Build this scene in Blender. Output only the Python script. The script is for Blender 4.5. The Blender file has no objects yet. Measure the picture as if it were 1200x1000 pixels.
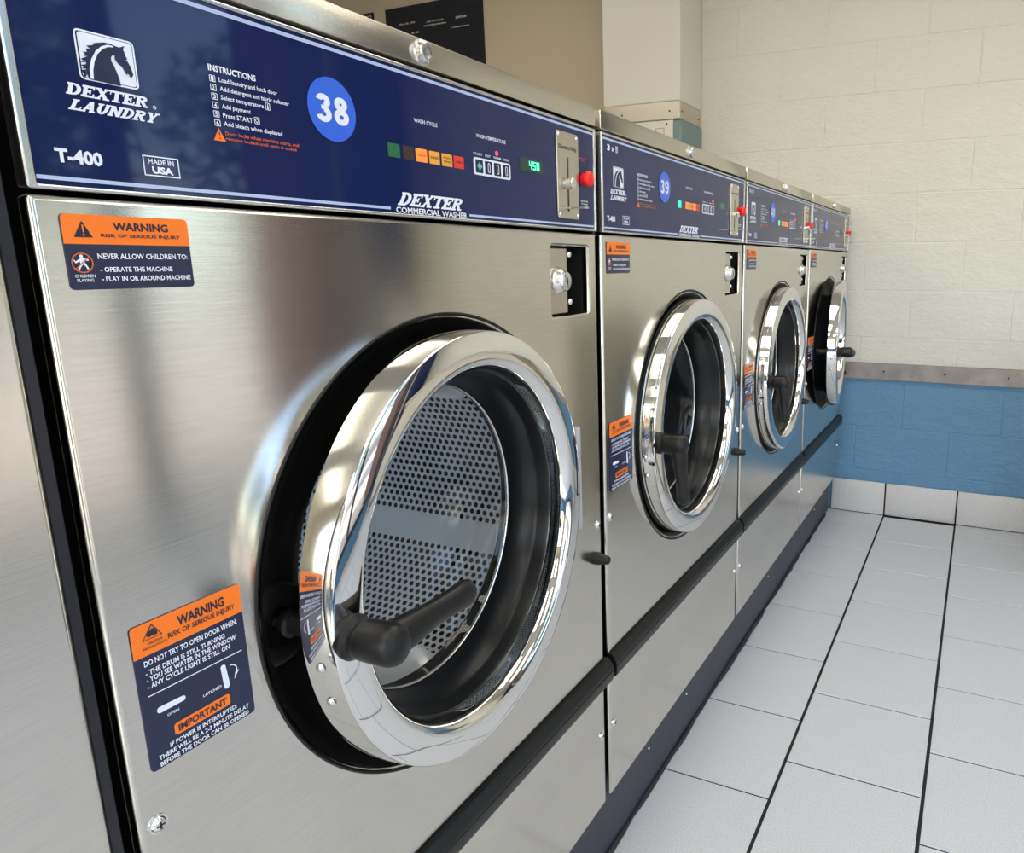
import bpy, bmesh, math, random
from mathutils import Vector, Matrix
random.seed(7)
S = bpy.context.scene
COL = S.collection
R_ = math.radians

# ------------------------------------------------------------------ camera
PPX, PPY, F = 765.87, 490.82, 853.01
CAM = (0.5439, -0.2669, 1.1251)
yaw, pitch, roll = R_(24.074), R_(-12.081), R_(-0.180)
fw = Vector((-math.sin(yaw) * math.cos(pitch), math.cos(yaw) * math.cos(pitch), math.sin(pitch)))
rt = fw.cross(Vector((0, 0, 1))).normalized()
upv = rt.cross(fw)
rt2 = math.cos(roll) * rt + math.sin(roll) * upv
up2 = -math.sin(roll) * rt + math.cos(roll) * upv
cd = bpy.data.cameras.new('camera')
cam = bpy.data.objects.new('camera', cd)
COL.objects.link(cam)
m = Matrix((rt2, up2, -fw)).transposed().to_4x4()
m.translation = Vector(CAM)
cam.matrix_world = m
cd.sensor_fit = 'HORIZONTAL'
cd.sensor_width = 36
cd.lens = F * 36 / 1200
cd.shift_x = (600 - PPX) / 1200
cd.shift_y = (PPY - 500) / 1200
cd.clip_start = 0.02
cd.clip_end = 300
S.camera = cam

# ------------------------------------------------------------------ world, sun, exposure
S.view_settings.view_transform = 'Standard'
S.view_settings.look = 'None'
S.view_settings.gamma = 1
S.view_settings.use_curve_mapping = False
S.view_settings.exposure = 0.30
w = bpy.data.worlds.new('sky')
S.world = w
w.use_nodes = True
nt = w.node_tree
sky = nt.nodes.new('ShaderNodeTexSky')
sky.sky_type = 'NISHITA'
sky.sun_disc = False
sky.sun_elevation = R_(48)
sky.sun_rotation = R_(170)
sky.air_density = 1.0
sky.dust_density = 2.0
nt.links.new(sky.outputs[0], nt.nodes['Background'].inputs[0])
nt.nodes['Background'].inputs[1].default_value = 0.60
sun = bpy.data.lights.new('sun', 'SUN')
sun.energy = 9.0
sun.angle = R_(0.6)
sun.color = (1, 0.93, 0.82)
so = bpy.data.objects.new('sun', sun)
COL.objects.link(so)
so.rotation_euler = Vector((0.10, 0.75, -0.9)).to_track_quat('-Z', 'Y').to_euler()
WIN = (-1.9, 2.66, 0.16, 2.42)          # window opening in the right wall: y0, y1, z0, z1
RX = 2.42                                # right wall
YW = 3.034                               # back wall
LX, YB, CZ = -3.3, -3.2, 2.78            # left wall, near wall, ceiling
pl = bpy.data.lights.new('window_portal', 'AREA')
pl.shape = 'RECTANGLE'
pl.size = WIN[1] - WIN[0]
pl.size_y = WIN[3] - WIN[2]
pl.cycles.is_portal = True
po = bpy.data.objects.new('window_portal', pl)
COL.objects.link(po)
po.location = (RX + 0.2, (WIN[0] + WIN[1]) / 2, (WIN[2] + WIN[3]) / 2)
po.rotation_euler = Matrix(((0, 0, 1), (1, 0, 0), (0, 1, 0))).to_euler()

WIN2 = (-0.9, 2.0, 0.5, 2.35)             # window in the near wall, behind the camera: x0, x1, z0, z1
pl2 = bpy.data.lights.new('near_window_portal', 'AREA')
pl2.shape = 'RECTANGLE'
pl2.size = WIN2[1] - WIN2[0]
pl2.size_y = WIN2[3] - WIN2[2]
pl2.cycles.is_portal = True
po2 = bpy.data.objects.new('near_window_portal', pl2)
COL.objects.link(po2)
po2.location = ((WIN2[0] + WIN2[1]) / 2, YB - 0.2, (WIN2[2] + WIN2[3]) / 2)
po2.rotation_euler = (R_(90), 0, 0)

# ------------------------------------------------------------------ materials
def s2l(c):
    return tuple(((x / 255) / 12.92 if x / 255 <= 0.04045 else ((x / 255 + 0.055) / 1.055) ** 2.4) for x in c)

def mat(name, col, rough=0.5, metal=0.0, **kw):
    m = bpy.data.materials.new(name)
    m.use_nodes = True
    b = m.node_tree.nodes['Principled BSDF']
    b.inputs['Base Color'].default_value = (*col, 1)
    b.inputs['Roughness'].default_value = rough
    b.inputs['Metallic'].default_value = metal
    for k, v in kw.items():
        b.inputs[k.replace('_', ' ')].default_value = v
    return m

def N(m, t, **kw):
    n = m.node_tree.nodes.new(t)
    for k, v in kw.items():
        setattr(n, k, v)
    return n

def L(m, a, b):
    m.node_tree.links.new(a, b)

def bsdf(m):
    return m.node_tree.nodes['Principled BSDF']

def add_bump(m, scale, strength, dist, detail=4, stretch=(1, 1, 1), kind='noise', coord='Object', prev=None):
    tc = N(m, 'ShaderNodeTexCoord')
    mp = N(m, 'ShaderNodeMapping')
    mp.inputs['Scale'].default_value = stretch
    L(m, tc.outputs[coord], mp.inputs[0])
    if kind == 'noise':
        t = N(m, 'ShaderNodeTexNoise')
        t.inputs['Scale'].default_value = scale
        t.inputs['Detail'].default_value = detail
        out = t.outputs[0]
    else:
        t = N(m, 'ShaderNodeTexVoronoi')
        t.inputs['Scale'].default_value = scale
        out = t.outputs['Distance']
    L(m, mp.outputs[0], t.inputs['Vector'])
    bp = N(m, 'ShaderNodeBump')
    bp.inputs['Strength'].default_value = strength
    bp.inputs['Distance'].default_value = dist
    L(m, out, bp.inputs['Height'])
    if prev:
        L(m, prev.outputs[0], bp.inputs['Normal'])
    L(m, bp.outputs[0], bsdf(m).inputs['Normal'])
    return bp

def vary(m, c1, c2, scale, stretch=(1, 1, 1), detail=4, lo=0.35, hi=0.65, coord='Object'):
    tc = N(m, 'ShaderNodeTexCoord')
    mp = N(m, 'ShaderNodeMapping')
    mp.inputs['Scale'].default_value = stretch
    t = N(m, 'ShaderNodeTexNoise')
    t.inputs['Scale'].default_value = scale
    t.inputs['Detail'].default_value = detail
    r = N(m, 'ShaderNodeValToRGB')
    r.color_ramp.elements[0].position = lo
    r.color_ramp.elements[0].color = (*c1, 1)
    r.color_ramp.elements[1].position = hi
    r.color_ramp.elements[1].color = (*c2, 1)
    L(m, tc.outputs[coord], mp.inputs[0])
    L(m, mp.outputs[0], t.inputs['Vector'])
    L(m, t.outputs[0], r.inputs[0])
    L(m, r.outputs[0], bsdf(m).inputs['Base Color'])
    return r

def brushed(name, col, rough, wavy=0.0, aniso=0.88, tangent=(0, 0, 1)):
    m = mat(name, col, rough, 1.0)
    bsdf(m).inputs['Anisotropic'].default_value = aniso
    c = N(m, 'ShaderNodeCombineXYZ')
    for i in range(3):
        c.inputs[i].default_value = tangent[i]
    L(m, c.outputs[0], bsdf(m).inputs['Tangent'])
    c1 = tuple(x * 0.93 for x in col)
    vary(m, c1, col, 3.0, stretch=(6, 6, 160), detail=5)
    b1 = add_bump(m, 1.0, 0.03, 0.001, detail=3, stretch=(12, 12, 900), coord='Object')
    if wavy:
        add_bump(m, 1.3, wavy, 0.02, detail=1, stretch=(1, 2.0, 1.0), coord='Object', prev=b1)
    return m

M = {}
M['steel'] = brushed('brushed_steel', (0.68, 0.655, 0.60), 0.165, wavy=0.45)
M['steel_lid'] = brushed('brushed_steel_lid', (0.62, 0.585, 0.51), 0.27)
M['edge'] = mat('steel_edge', (0.72, 0.72, 0.72), 0.25, 1.0)
M['chrome'] = mat('chrome', (0.80, 0.80, 0.79), 0.035, 1.0)
M['drum'] = mat('drum_steel', (0.95, 0.97, 1.0), 0.36, 0.3)
M['navy'] = mat('navy_panel', (0.0110, 0.019, 0.085), 0.045, 0, Specular_IOR_Level=0.32)
M['label_navy'] = mat('label_navy', (0.012, 0.017, 0.055), 0.25)
M['orange'] = mat('label_orange', (0.95, 0.20, 0.012), 0.35)
M['white_ink'] = mat('white_ink', (0.78, 0.82, 0.95), 0.45)
M['dark_ink'] = mat('dark_ink', (0.012, 0.012, 0.03), 0.45)
M['stripe'] = mat('pale_blue_stripe', (0.46, 0.56, 0.82), 0.35)
M['orange_ink'] = mat('orange_ink', (0.62, 0.12, 0.03), 0.45)
M['red_ink'] = mat('red_ink', (0.55, 0.02, 0.03), 0.45)
M['sticker_blue'] = mat('sticker_blue', (0.035, 0.13, 0.70), 0.30)
M['red'] = mat('red_plastic', (0.85, 0.012, 0.012), 0.28)
M['black'] = mat('black_plastic', (0.006, 0.006, 0.0065), 0.38, Specular_IOR_Level=0.35)
M['matte_black'] = mat('matte_black', (0.010, 0.010, 0.011), 0.55)
M['shroud'] = mat('black_shroud', (0.007, 0.0065, 0.006), 0.42, Specular_IOR_Level=0.4)
M['rubber'] = mat('black_rubber', (0.006, 0.007, 0.009), 0.28, Specular_IOR_Level=0.35)
M['side'] = mat('painted_side', (0.008, 0.009, 0.016), 0.35)
M['grey_hinge'] = mat('grey_hinge', (0.42, 0.42, 0.44), 0.4, 0.2)
M['brass'] = mat('brass', (0.45, 0.33, 0.14), 0.3, 1.0)
M['plinth'] = mat('plinth_paint', (0.018, 0.020, 0.034), 0.42)
add_bump(M['plinth'], 25, 0.3, 0.002)
M['caulk'] = mat('dark_caulk', (0.02, 0.02, 0.024), 0.7)
M['grout'] = mat('dark_grout', (0.013, 0.012, 0.013), 0.9)

def lamp(name, col, e, base=None):
    m = mat(name, base or col, 0.4)
    bsdf(m).inputs['Emission Color'].default_value = (*col, 1)
    bsdf(m).inputs['Emission Strength'].default_value = e
    return m
M['lamp_green_off'] = lamp('lamp_green_dim', (0.01, 0.16, 0.05), 0.15, (0.008, 0.10, 0.035))
M['lamp_green_on'] = lamp('lamp_green_lit', (0.02, 0.85, 0.55), 0.8, (0.02, 0.5, 0.3))
M['lamp_brown'] = mat('lamp_brown_unlit', (0.045, 0.022, 0.018), 0.35)
M['lamp_orange'] = lamp('lamp_orange_lit', (1.0, 0.22, 0.03), 0.75, (0.7, 0.15, 0.02))
M['lamp_amber'] = lamp('lamp_amber', (0.75, 0.33, 0.03), 0.3, (0.55, 0.25, 0.03))
M['lamp_red'] = lamp('lamp_red', (0.65, 0.03, 0.02), 0.3, (0.5, 0.03, 0.02))
M['led'] = lamp('led_red', (1.0, 0.03, 0.05), 2.0)
M['digits'] = lamp('digit_green', (0.10, 1.0, 0.50), 1.3)
M['digits_dim'] = lamp('digit_green_dim', (0.05, 0.45, 0.20), 0.12, (0.05, 0.22, 0.12))
M['led_off'] = mat('led_unlit', (0.16, 0.02, 0.03), 0.3)
M['display'] = mat('display_dark_green', (0.012, 0.045, 0.032), 0.2)
M['key_teal'] = mat('key_teal', (0.10, 0.45, 0.35), 0.4)
M['tube'] = lamp('ceiling_lamp', (1.0, 0.94, 0.80), 4.5)
M['white_paint'] = mat('white_paint', (0.62, 0.61, 0.56), 0.5)
M['teal'] = mat('grey_teal_paint', s2l((112, 132, 134)), 0.45)
M['poster'] = mat('poster_black', (0.008, 0.010, 0.020), 0.35)
M['poster_ink'] = mat('poster_white_ink', (0.6, 0.6, 0.58), 0.6)

def glass(name, tint, f=1.45, mn=0.0):
    m = bpy.data.materials.new(name)
    m.use_nodes = True
    t = m.node_tree
    t.nodes.remove(t.nodes['Principled BSDF'])
    lw = N(m, 'ShaderNodeLayerWeight')
    lw.inputs[0].default_value = 0.5
    pw = N(m, 'ShaderNodeMath', operation='POWER')
    L(m, lw.outputs['Facing'], pw.inputs[0])
    pw.inputs[1].default_value = 4.5
    fr = N(m, 'ShaderNodeMath', operation='MULTIPLY_ADD')
    L(m, pw.outputs[0], fr.inputs[0])
    fr.inputs[1].default_value = 0.9
    fr.inputs[2].default_value = f
    tr = N(m, 'ShaderNodeBsdfTransparent')
    tr.inputs[0].default_value = (*tint, 1)
    gl = N(m, 'ShaderNodeBsdfGlossy')
    gl.inputs['Roughness'].default_value = 0.02
    mx = N(m, 'ShaderNodeMixShader')
    L(m, fr.outputs[0], mx.inputs[0])
    L(m, tr.outputs[0], mx.inputs[1])
    L(m, gl.outputs[0], mx.inputs[2])
    L(m, mx.outputs[0], t.nodes['Material Output'].inputs['Surface'])
    return m
M['glass'] = glass('door_glass', (0.96, 0.985, 0.99), 0.03)
M['window_glass'] = glass('window_glass', (0.98, 0.99, 0.985), 0.03)

# floor tile: pale grey with fine speckle
m = mat('floor_tile', (0.55, 0.56, 0.57), 0.42)
vary(m, s2l((184, 187, 193)), s2l((208, 211, 217)), 420, detail=2, lo=0.36, hi=0.52)
add_bump(m, 60, 0.25, 0.0012, detail=3)
M['tile'] = m
m = mat('base_tile', (0.5, 0.49, 0.5), 0.42)
vary(m, s2l((186, 184, 186)), s2l((205, 203, 204)), 300, detail=2, lo=0.36, hi=0.55)
M['base_tile'] = m

# painted block: cream over blue, rough masonry relief
def block_paint(name, cream, blue, rough=0.5, relief=1.0, split=True):
    m = mat(name, cream, rough)
    g = N(m, 'ShaderNodeNewGeometry')
    sx = N(m, 'ShaderNodeSeparateXYZ')
    L(m, g.outputs['Position'], sx.inputs[0])
    if split:
        gt = N(m, 'ShaderNodeMath', operation='GREATER_THAN')
        L(m, sx.outputs[2], gt.inputs[0])
        gt.inputs[1].default_value = 0.655
        mx = N(m, 'ShaderNodeMix', data_type='RGBA')
        L(m, gt.outputs[0], mx.inputs[0])
        mx.inputs[6].default_value = (*blue, 1)
        mx.inputs[7].default_value = (*cream, 1)
        L(m, mx.outputs[2], bsdf(m).inputs['Base Color'])
    # relief: roller texture, trowel lumps, pits
    prev = None
    for scale, detail, st, dist, stretch in ((9, 3, 0.6, 0.014 * relief, (1, 1, 1.6)), (70, 5, 0.6, 0.0045 * relief, (1, 1, 1.8))):
        n = N(m, 'ShaderNodeTexNoise')
        n.inputs['Scale'].default_value = scale
        n.inputs['Detail'].default_value = detail
        mp = N(m, 'ShaderNodeMapping')
        mp.inputs['Scale'].default_value = stretch
        L(m, g.outputs['Position'], mp.inputs[0])
        L(m, mp.outputs[0], n.inputs['Vector'])
        b = N(m, 'ShaderNodeBump')
        b.inputs['Strength'].default_value = st
        b.inputs['Distance'].default_value = dist
        L(m, n.outputs[0], b.inputs['Height'])
        if prev:
            L(m, prev.outputs[0], b.inputs['Normal'])
        prev = b
    v = N(m, 'ShaderNodeTexVoronoi')
    v.inputs['Scale'].default_value = 26
    v.inputs['Randomness'].default_value = 1
    nn = N(m, 'ShaderNodeTexNoise')
    nn.inputs['Scale'].default_value = 8
    L(m, g.outputs['Position'], nn.inputs['Vector'])
    ad = N(m, 'ShaderNodeVectorMath', operation='ADD')
    L(m, g.outputs['Position'], ad.inputs[0])
    sc = N(m, 'ShaderNodeVectorMath', operation='SCALE')
    sc.inputs['Scale'].default_value = 0.12
    L(m, nn.outputs['Color'], sc.inputs[0])
    L(m, sc.outputs[0], ad.inputs[1])
    L(m, ad.outputs[0], v.inputs['Vector'])
    r = N(m, 'ShaderNodeValToRGB')
    r.color_ramp.elements[0].position = 0.05
    r.color_ramp.elements[0].color = (0, 0, 0, 1)
    r.color_ramp.elements[1].position = 0.14
    r.color_ramp.elements[1].color = (1, 1, 1, 1)
    L(m, v.outputs['Distance'], r.inputs[0])
    b = N(m, 'ShaderNodeBump')
    b.inputs['Strength'].default_value = 0.35
    b.inputs['Distance'].default_value = 0.003 * relief
    L(m, r.outputs[0], b.inputs['Height'])
    L(m, prev.outputs[0], b.inputs['Normal'])
    L(m, b.outputs[0], bsdf(m).inputs['Normal'])
    return m
CREAM = s2l((209, 208, 200))
BLUE = s2l((90, 134, 170))
M['block'] = block_paint('painted_block', CREAM, BLUE)
M['wall_plain'] = block_paint('painted_wall', s2l((206, 200, 182)), BLUE, relief=0.3)
M['beige'] = mat('beige_plaster', s2l((188, 178, 156)), 0.55)
add_bump(M['beige'], 40, 0.2, 0.002)
M['ceiling'] = mat('ceiling_tile', (0.62, 0.61, 0.57), 0.8)
M['rail'] = mat('rail_grey', s2l((140, 134, 134)), 0.35, 0.35)
vary(M['rail'], s2l((128, 122, 122)), s2l((150, 144, 143)), 14, detail=5)
M['frame'] = mat('window_frame', (0.06, 0.06, 0.065), 0.4, 0.5)
M['curtain'] = mat('dark_blue_curtain', (0.02, 0.04, 0.14), 0.8)
m = mat('pavement', (0.42, 0.37, 0.31), 0.85)
vary(m, (0.34, 0.29, 0.25), (0.48, 0.42, 0.36), 1.2, detail=6)
M['pavement'] = m
M['asphalt'] = mat('asphalt', (0.07, 0.065, 0.07), 0.9)
M['leaf'] = mat('leaf', (0.06, 0.11, 0.03), 0.6)
M['bark'] = mat('bark', (0.12, 0.08, 0.05), 0.9)
M['stucco'] = mat('stucco', (0.55, 0.47, 0.38), 0.9)
M['brick'] = mat('dark_brick', (0.10, 0.055, 0.05), 0.85)
M['laminate'] = mat('laminate', (0.50, 0.45, 0.36), 0.45)

# ------------------------------------------------------------------ mesh helpers
def new_obj(name, me, parent=None, material=None, loc=None, kind=None, label=None):
    o = bpy.data.objects.new(name, me)
    COL.objects.link(o)
    if parent:
        o.parent = parent
    if material and me and not me.materials:
        me.materials.append(M[material])
    if loc:
        o.location = loc
    if kind:
        o['kind'] = kind
    if label:
        o['label'] = label
    return o

def to_mesh(bm, name, smooth=False, angle=35):
    me = bpy.data.meshes.new(name)
    bm.to_mesh(me)
    bm.free()
    if smooth:
        for p in me.polygons:
            p.use_smooth = True
        me.set_sharp_from_angle(angle=R_(angle))
    return me

def box(bm, x0, x1, y0, y1, z0, z1, bev=0.0, seg=1):
    r = bmesh.ops.create_cube(bm, size=1)
    vs = r['verts']
    for v in vs:
        v.co = Vector(((x0 + x1) / 2 + v.co.x * (x1 - x0), (y0 + y1) / 2 + v.co.y * (y1 - y0), (z0 + z1) / 2 + v.co.z * (z1 - z0)))
    if bev:
        es = set(e for v in vs for e in v.link_edges)
        bmesh.ops.bevel(bm, geom=list(es), offset=bev, segments=seg, affect='EDGES', profile=0.5)

def boxes(name, lst, material, parent=None, bev=0.0, seg=1, smooth=False, **kw):
    bm = bmesh.new()
    for b in lst:
        box(bm, *b, bev=bev, seg=seg)
    return new_obj(name, to_mesh(bm, name, smooth), parent, material, **kw)

def lathe(bm, prof, c=(0, 0, 0), axis='x', n=64, caps=False, phase=0.0):
    rings = []
    for a, r in prof:
        ring = []
        for i in range(n):
            t = 2 * math.pi * i / n + phase
            if axis == 'x':
                co = (c[0] + a, c[1] + r * math.cos(t), c[2] + r * math.sin(t))
            elif axis == 'y':
                co = (c[0] + r * math.sin(t), c[1] + a, c[2] + r * math.cos(t))
            else:
                co = (c[0] + r * math.cos(t), c[1] + r * math.sin(t), c[2] + a)
            ring.append(bm.verts.new(co))
        rings.append(ring)
    for k in range(len(rings) - 1):
        A, B = rings[k], rings[k + 1]
        for i in range(n):
            j = (i + 1) % n
            bm.faces.new((A[i], B[i], B[j], A[j]))
    if caps:
        for rg in (rings[0], rings[-1]):
            try:
                bm.faces.new(rg)
            except ValueError:
                pass
    bmesh.ops.recalc_face_normals(bm, faces=bm.faces)

def tube(bm, pts, rads, n=12):
    pts = [Vector(p) for p in pts]
    rings = []
    pu = None
    for i, p in enumerate(pts):
        d = (pts[min(i + 1, len(pts) - 1)] - pts[max(i - 1, 0)]).normalized()
        u = (pu - d * pu.dot(d)).normalized() if pu else (d.cross(Vector((0.13, 0.2, 1))).normalized())
        pu = u
        v = d.cross(u)
        r = rads[i] if isinstance(rads, (list, tuple)) else rads
        ru, rv = r if isinstance(r, tuple) else (r, r)
        rings.append([bm.verts.new(p + u * ru * math.cos(2 * math.pi * k / n) + v * rv * math.sin(2 * math.pi * k / n)) for k in range(n)])
    for a, b in zip(rings, rings[1:]):
        for i in range(n):
            j = (i + 1) % n
            bm.faces.new((a[i], a[j], b[j], b[i]))
    bm.faces.new(rings[0][::-1])
    bm.faces.new(rings[-1])
    bmesh.ops.recalc_face_normals(bm, faces=bm.faces)

def eval_curve(cu):
    o = bpy.data.objects.new('tmp', cu)
    COL.objects.link(o)
    dg = bpy.context.evaluated_depsgraph_get()
    me = bpy.data.meshes.new_from_object(o.evaluated_get(dg))
    bpy.data.objects.remove(o)
    return me

# every flat shape below is drawn in (y, z) and faces +x
def rrect(y0, y1, z0, z1, r, n=4):
    out = []
    for cy, cz, a0 in ((y1 - r, z1 - r, 0), (y0 + r, z1 - r, 90), (y0 + r, z0 + r, 180), (y1 - r, z0 + r, 270)):
        for k in range(n + 1):
            a = R_(a0 + 90 * k / n)
            out.append((cy + r * math.cos(a), cz + r * math.sin(a)))
    return out

def circ(cy, cz, r, n=32):
    return [(cy + r * math.cos(2 * math.pi * k / n), cz + r * math.sin(2 * math.pi * k / n)) for k in range(n)]

def plate(loops, x_front, thick, bev=0.0, name='plate'):
    cu = bpy.data.curves.new(name, 'CURVE')
    cu.dimensions = '2D'
    cu.fill_mode = 'BOTH'
    cu.extrude = max(thick / 2 - bev, 0)
    cu.bevel_depth = bev
    cu.bevel_resolution = 2 if bev > 0.001 else 1
    cu.offset = -bev
    for lp in loops:
        sp = cu.splines.new('POLY')
        sp.points.add(len(lp) - 1)
        for i, (y, z) in enumerate(lp):
            sp.points[i].co = (y, z, 0, 1)
        sp.use_cyclic_u = True
    me = eval_curve(cu)
    for v in me.vertices:
        y, z, x = v.co
        v.co = (x + x_front - thick / 2, y, z)
    me.validate()
    for p in me.polygons:
        p.use_smooth = bev > 0.001
    me.set_sharp_from_angle(angle=R_(50))
    return me

def flat(polys, x):
    """flat printed polygons at depth x"""
    verts, faces = [], []
    for p in polys:
        i = len(verts)
        verts += [(x, a, b) for a, b in p]
        faces.append(list(range(i, i + len(p))))
    me = bpy.data.meshes.new('print')
    me.from_pydata(verts, [], faces)
    bm = bmesh.new()
    bm.from_mesh(me)
    bmesh.ops.triangulate(bm, faces=bm.faces)
    for f in bm.faces:
        if f.normal.x < 0:
            f.normal_flip()
    bm.to_mesh(me)
    bm.free()
    return me

def outline(poly_outer, poly_inner):
    """frame quads between two loops of the same length"""
    n = len(poly_outer)
    return [[poly_outer[i], poly_outer[(i + 1) % n], poly_inner[(i + 1) % n], poly_inner[i]] for i in range(n)]

def rframe(y0, y1, z0, z1, r, t):
    return outline(rrect(y0, y1, z0, z1, r, 3), rrect(y0 + t, y1 - t, z0 + t, z1 - t, max(r - t, 0.0001), 3))

_tc = {}
def text_pts(s, bold):
    key = (s, bold)
    if key in _tc:
        return _tc[key]
    cu = bpy.data.curves.new('t', 'FONT')
    cu.body = s
    cu.size = 1
    cu.offset = bold
    cu.resolution_u = 2
    me = eval_curve(cu)
    vs = [(v.co.x, v.co.y) for v in me.vertices]
    fs = [list(p.vertices) for p in me.polygons]
    bpy.data.meshes.remove(me)
    _tc[key] = (vs, fs)
    return vs, fs

def text_polys(lines):
    """lines: (string, y0, y1, z0, z1, bold, shear) each fitted to its box"""
    V, Fc = [], []
    for s, y0, y1, z0, z1, *rest in lines:
        bold = rest[0] if rest else 0.02
        shear = rest[1] if len(rest) > 1 else 0
        vs, fs = text_pts(s, bold)
        xs = [a for a, b in vs]
        ys = [b for a, b in vs]
        x0, x1, b0, b1 = min(xs), max(xs), min(ys), max(ys)
        i = len(V)
        for a, b in vs:
            t = (b - b0) / (b1 - b0)
            V.append((y0 + (a - x0) / (x1 - x0) * (y1 - y0 - shear) + shear * t, z0 + t * (z1 - z0)))
        Fc += [[k + i for k in f] for f in fs]
    return V, Fc

def print_mesh(x, lines=(), polys=()):
    V, Fc = text_polys(lines)
    lift = [0.0] * len(V)
    rnd = random.Random(3)
    for p in polys:            # overlapping strokes of one character must not share a plane
        i = len(V)
        V += list(p)
        lift += [rnd.uniform(0, 7e-5)] * len(p)
        Fc.append(list(range(i, i + len(p))))
    me = bpy.data.meshes.new('print')
    me.from_pydata([(x + d, a, b) for (a, b), d in zip(V, lift)], [], Fc)
    bm = bmesh.new()
    bm.from_mesh(me)
    big = [f for f in bm.faces if len(f.verts) > 4]
    bmesh.ops.triangulate(bm, faces=big)
    bm.normal_update()
    for f in bm.faces:
        if f.normal.x < 0:
            f.normal_flip()
    bm.to_mesh(me)
    bm.free()
    return me

# slab-serif capitals for the maker's wordmark, drawn on a unit cell
def slab(word, y0, y1, z0, z1, shear=0.0, first=1.0, weight=0.22):
    G = {}
    def seg(x0, y0, x1, y1, w):
        return ('s', x0, y0, x1, y1, w)
    st, th = weight, weight * 0.62
    def stem(x, b=0.0, t=1.0):
        return [[(x - st / 2, b), (x + st / 2, b), (x + st / 2, t), (x - st / 2, t)]]
    def serif(x0, x1, y, up):
        return [[(x0, y), (x1, y), (x1, y + up * th * 0.8), (x0, y + up * th * 0.8)]]
    def bar(x0, x1, y, h=th):
        return [[(x0, y), (x1, y), (x1, y + h), (x0, y + h)]]
    def diag(xa, ya, xb, yb, w):
        return [[(xa - w / 2, ya), (xa + w / 2, ya), (xb + w / 2, yb), (xb - w / 2, yb)]]
    def arc(cx, cy, rx, ry, a0, a1, w, n=9):
        out = []
        for k in range(n):
            p = R_(a0 + (a1 - a0) * k / n)
            q = R_(a0 + (a1 - a0) * (k + 1) / n)
            out.append([(cx + rx * math.cos(p), cy + ry * math.sin(p)), (cx + rx * math.cos(q), cy + ry * math.sin(q)),
                        (cx + (rx - w) * math.cos(q), cy + (ry - th) * math.sin(q)), (cx + (rx - w) * math.cos(p), cy + (ry - th) * math.sin(p))])
        return out
    G['D'] = (1.0, stem(0.24) + serif(0, .5, 0, 1) + serif(0, .5, 1, -1) + arc(0.45, .5, .5, .5, -90, 90, st))
    G['E'] = (0.92, stem(0.24) + bar(0, .86, 0) + bar(0, .84, 1 - th) + bar(.2, .62, .5 - th / 2) + [[(.72, 0), (.88, 0), (.88, .34), (.78, .34)]] + [[(.72, 1), (.86, 1), (.86, .68), (.76, .68)]] + [[(.52, .32), (.64, .32), (.64, .68), (.52, .68)]])
    G['X'] = (1.05, diag(.84, 0, .2, 1, st * 1.1) + diag(.2, 0, .82, 1, th * 1.1) + serif(0, .42, 0, 1) + serif(.6, 1.05, 0, 1) + serif(0, .42, 1, -1) + serif(.62, 1.02, 1, -1))
    G['T'] = (0.98, stem(.49) + serif(.2, .78, 0, 1) + bar(0, .98, 1 - th) + [[(0, 1), (.12, 1), (.06, .62), (0, .62)]] + [[(.86, 1), (.98, 1), (.98, .62), (.92, .62)]])
    G['R'] = (1.05, stem(.24) + serif(0, .5, 0, 1) + bar(0, .52, 1 - th) + bar(.3, .55, .46) + arc(.52, .73, .36, .27, -90, 90, st * .9) + diag(.86, 0, .52, .5, st) + serif(.74, 1.05, 0, 1))
    G['L'] = (0.88, stem(.24) + serif(0, .5, 1, -1) + bar(0, .84, 0) + [[(.70, 0), (.86, 0), (.86, .38), (.76, .38)]])
    G['A'] = (1.08, diag(.2, 0, .52, 1, th * 1.1) + diag(.86, 0, .54, 1, st * 1.1) + bar(.28, .76, .26, th * .9) + serif(0, .4, 0, 1) + serif(.64, 1.08, 0, 1))
    G['U'] = (1.02, stem(.24, .3) + stem(.78, .3) + serif(0, .46, 1, -1) + serif(.58, 1.02, 1, -1) + arc(.51, .38, .38, .38, 180, 360, st))
    G['N'] = (1.08, stem(.22) + stem(.84) + diag(.84, 0, .22, 1, st) + serif(0, .44, 0, 1) + serif(0, .3, 1, -1) + serif(.62, 1.08, 1, -1))
    G['Y'] = (1.02, stem(.51, 0, .5) + diag(.48, .45, .2, 1, st) + diag(.54, .45, .84, 1, th * 1.1) + serif(.26, .76, 0, 1) + serif(0, .42, 1, -1) + serif(.62, 1.02, 1, -1))
    gap = -0.02
    tot = 0
    lay = []
    for i, ch in enumerate(word):
        wd, ps = G[ch]
        k = first if i == 0 else 1.0
        lay.append((tot, k, ps))
        tot += wd * k + gap
    tot -= gap
    out = []
    H = z1 - z0
    Wd = y1 - y0 - shear
    for x, k, ps in lay:
        for p in ps:
            q = []
            for a, b in p:
                zz = b * k - (k - 1.0)
                q.append((y0 + (x + a * k) / tot * Wd + shear * zz, z0 + zz * H))
            out.append(q)
    return out

# ------------------------------------------------------------------ room shell
def struct(name, me, material, parent=None):
    return new_obj(name, me, parent, material, kind='structure' if not parent else None)

def boxmesh(lst, bev=0.0, seg=1, smooth=False):
    bm = bmesh.new()
    for b in lst:
        box(bm, *b, bev=bev, seg=seg)
    return to_mesh(bm, 'm', smooth)

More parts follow.
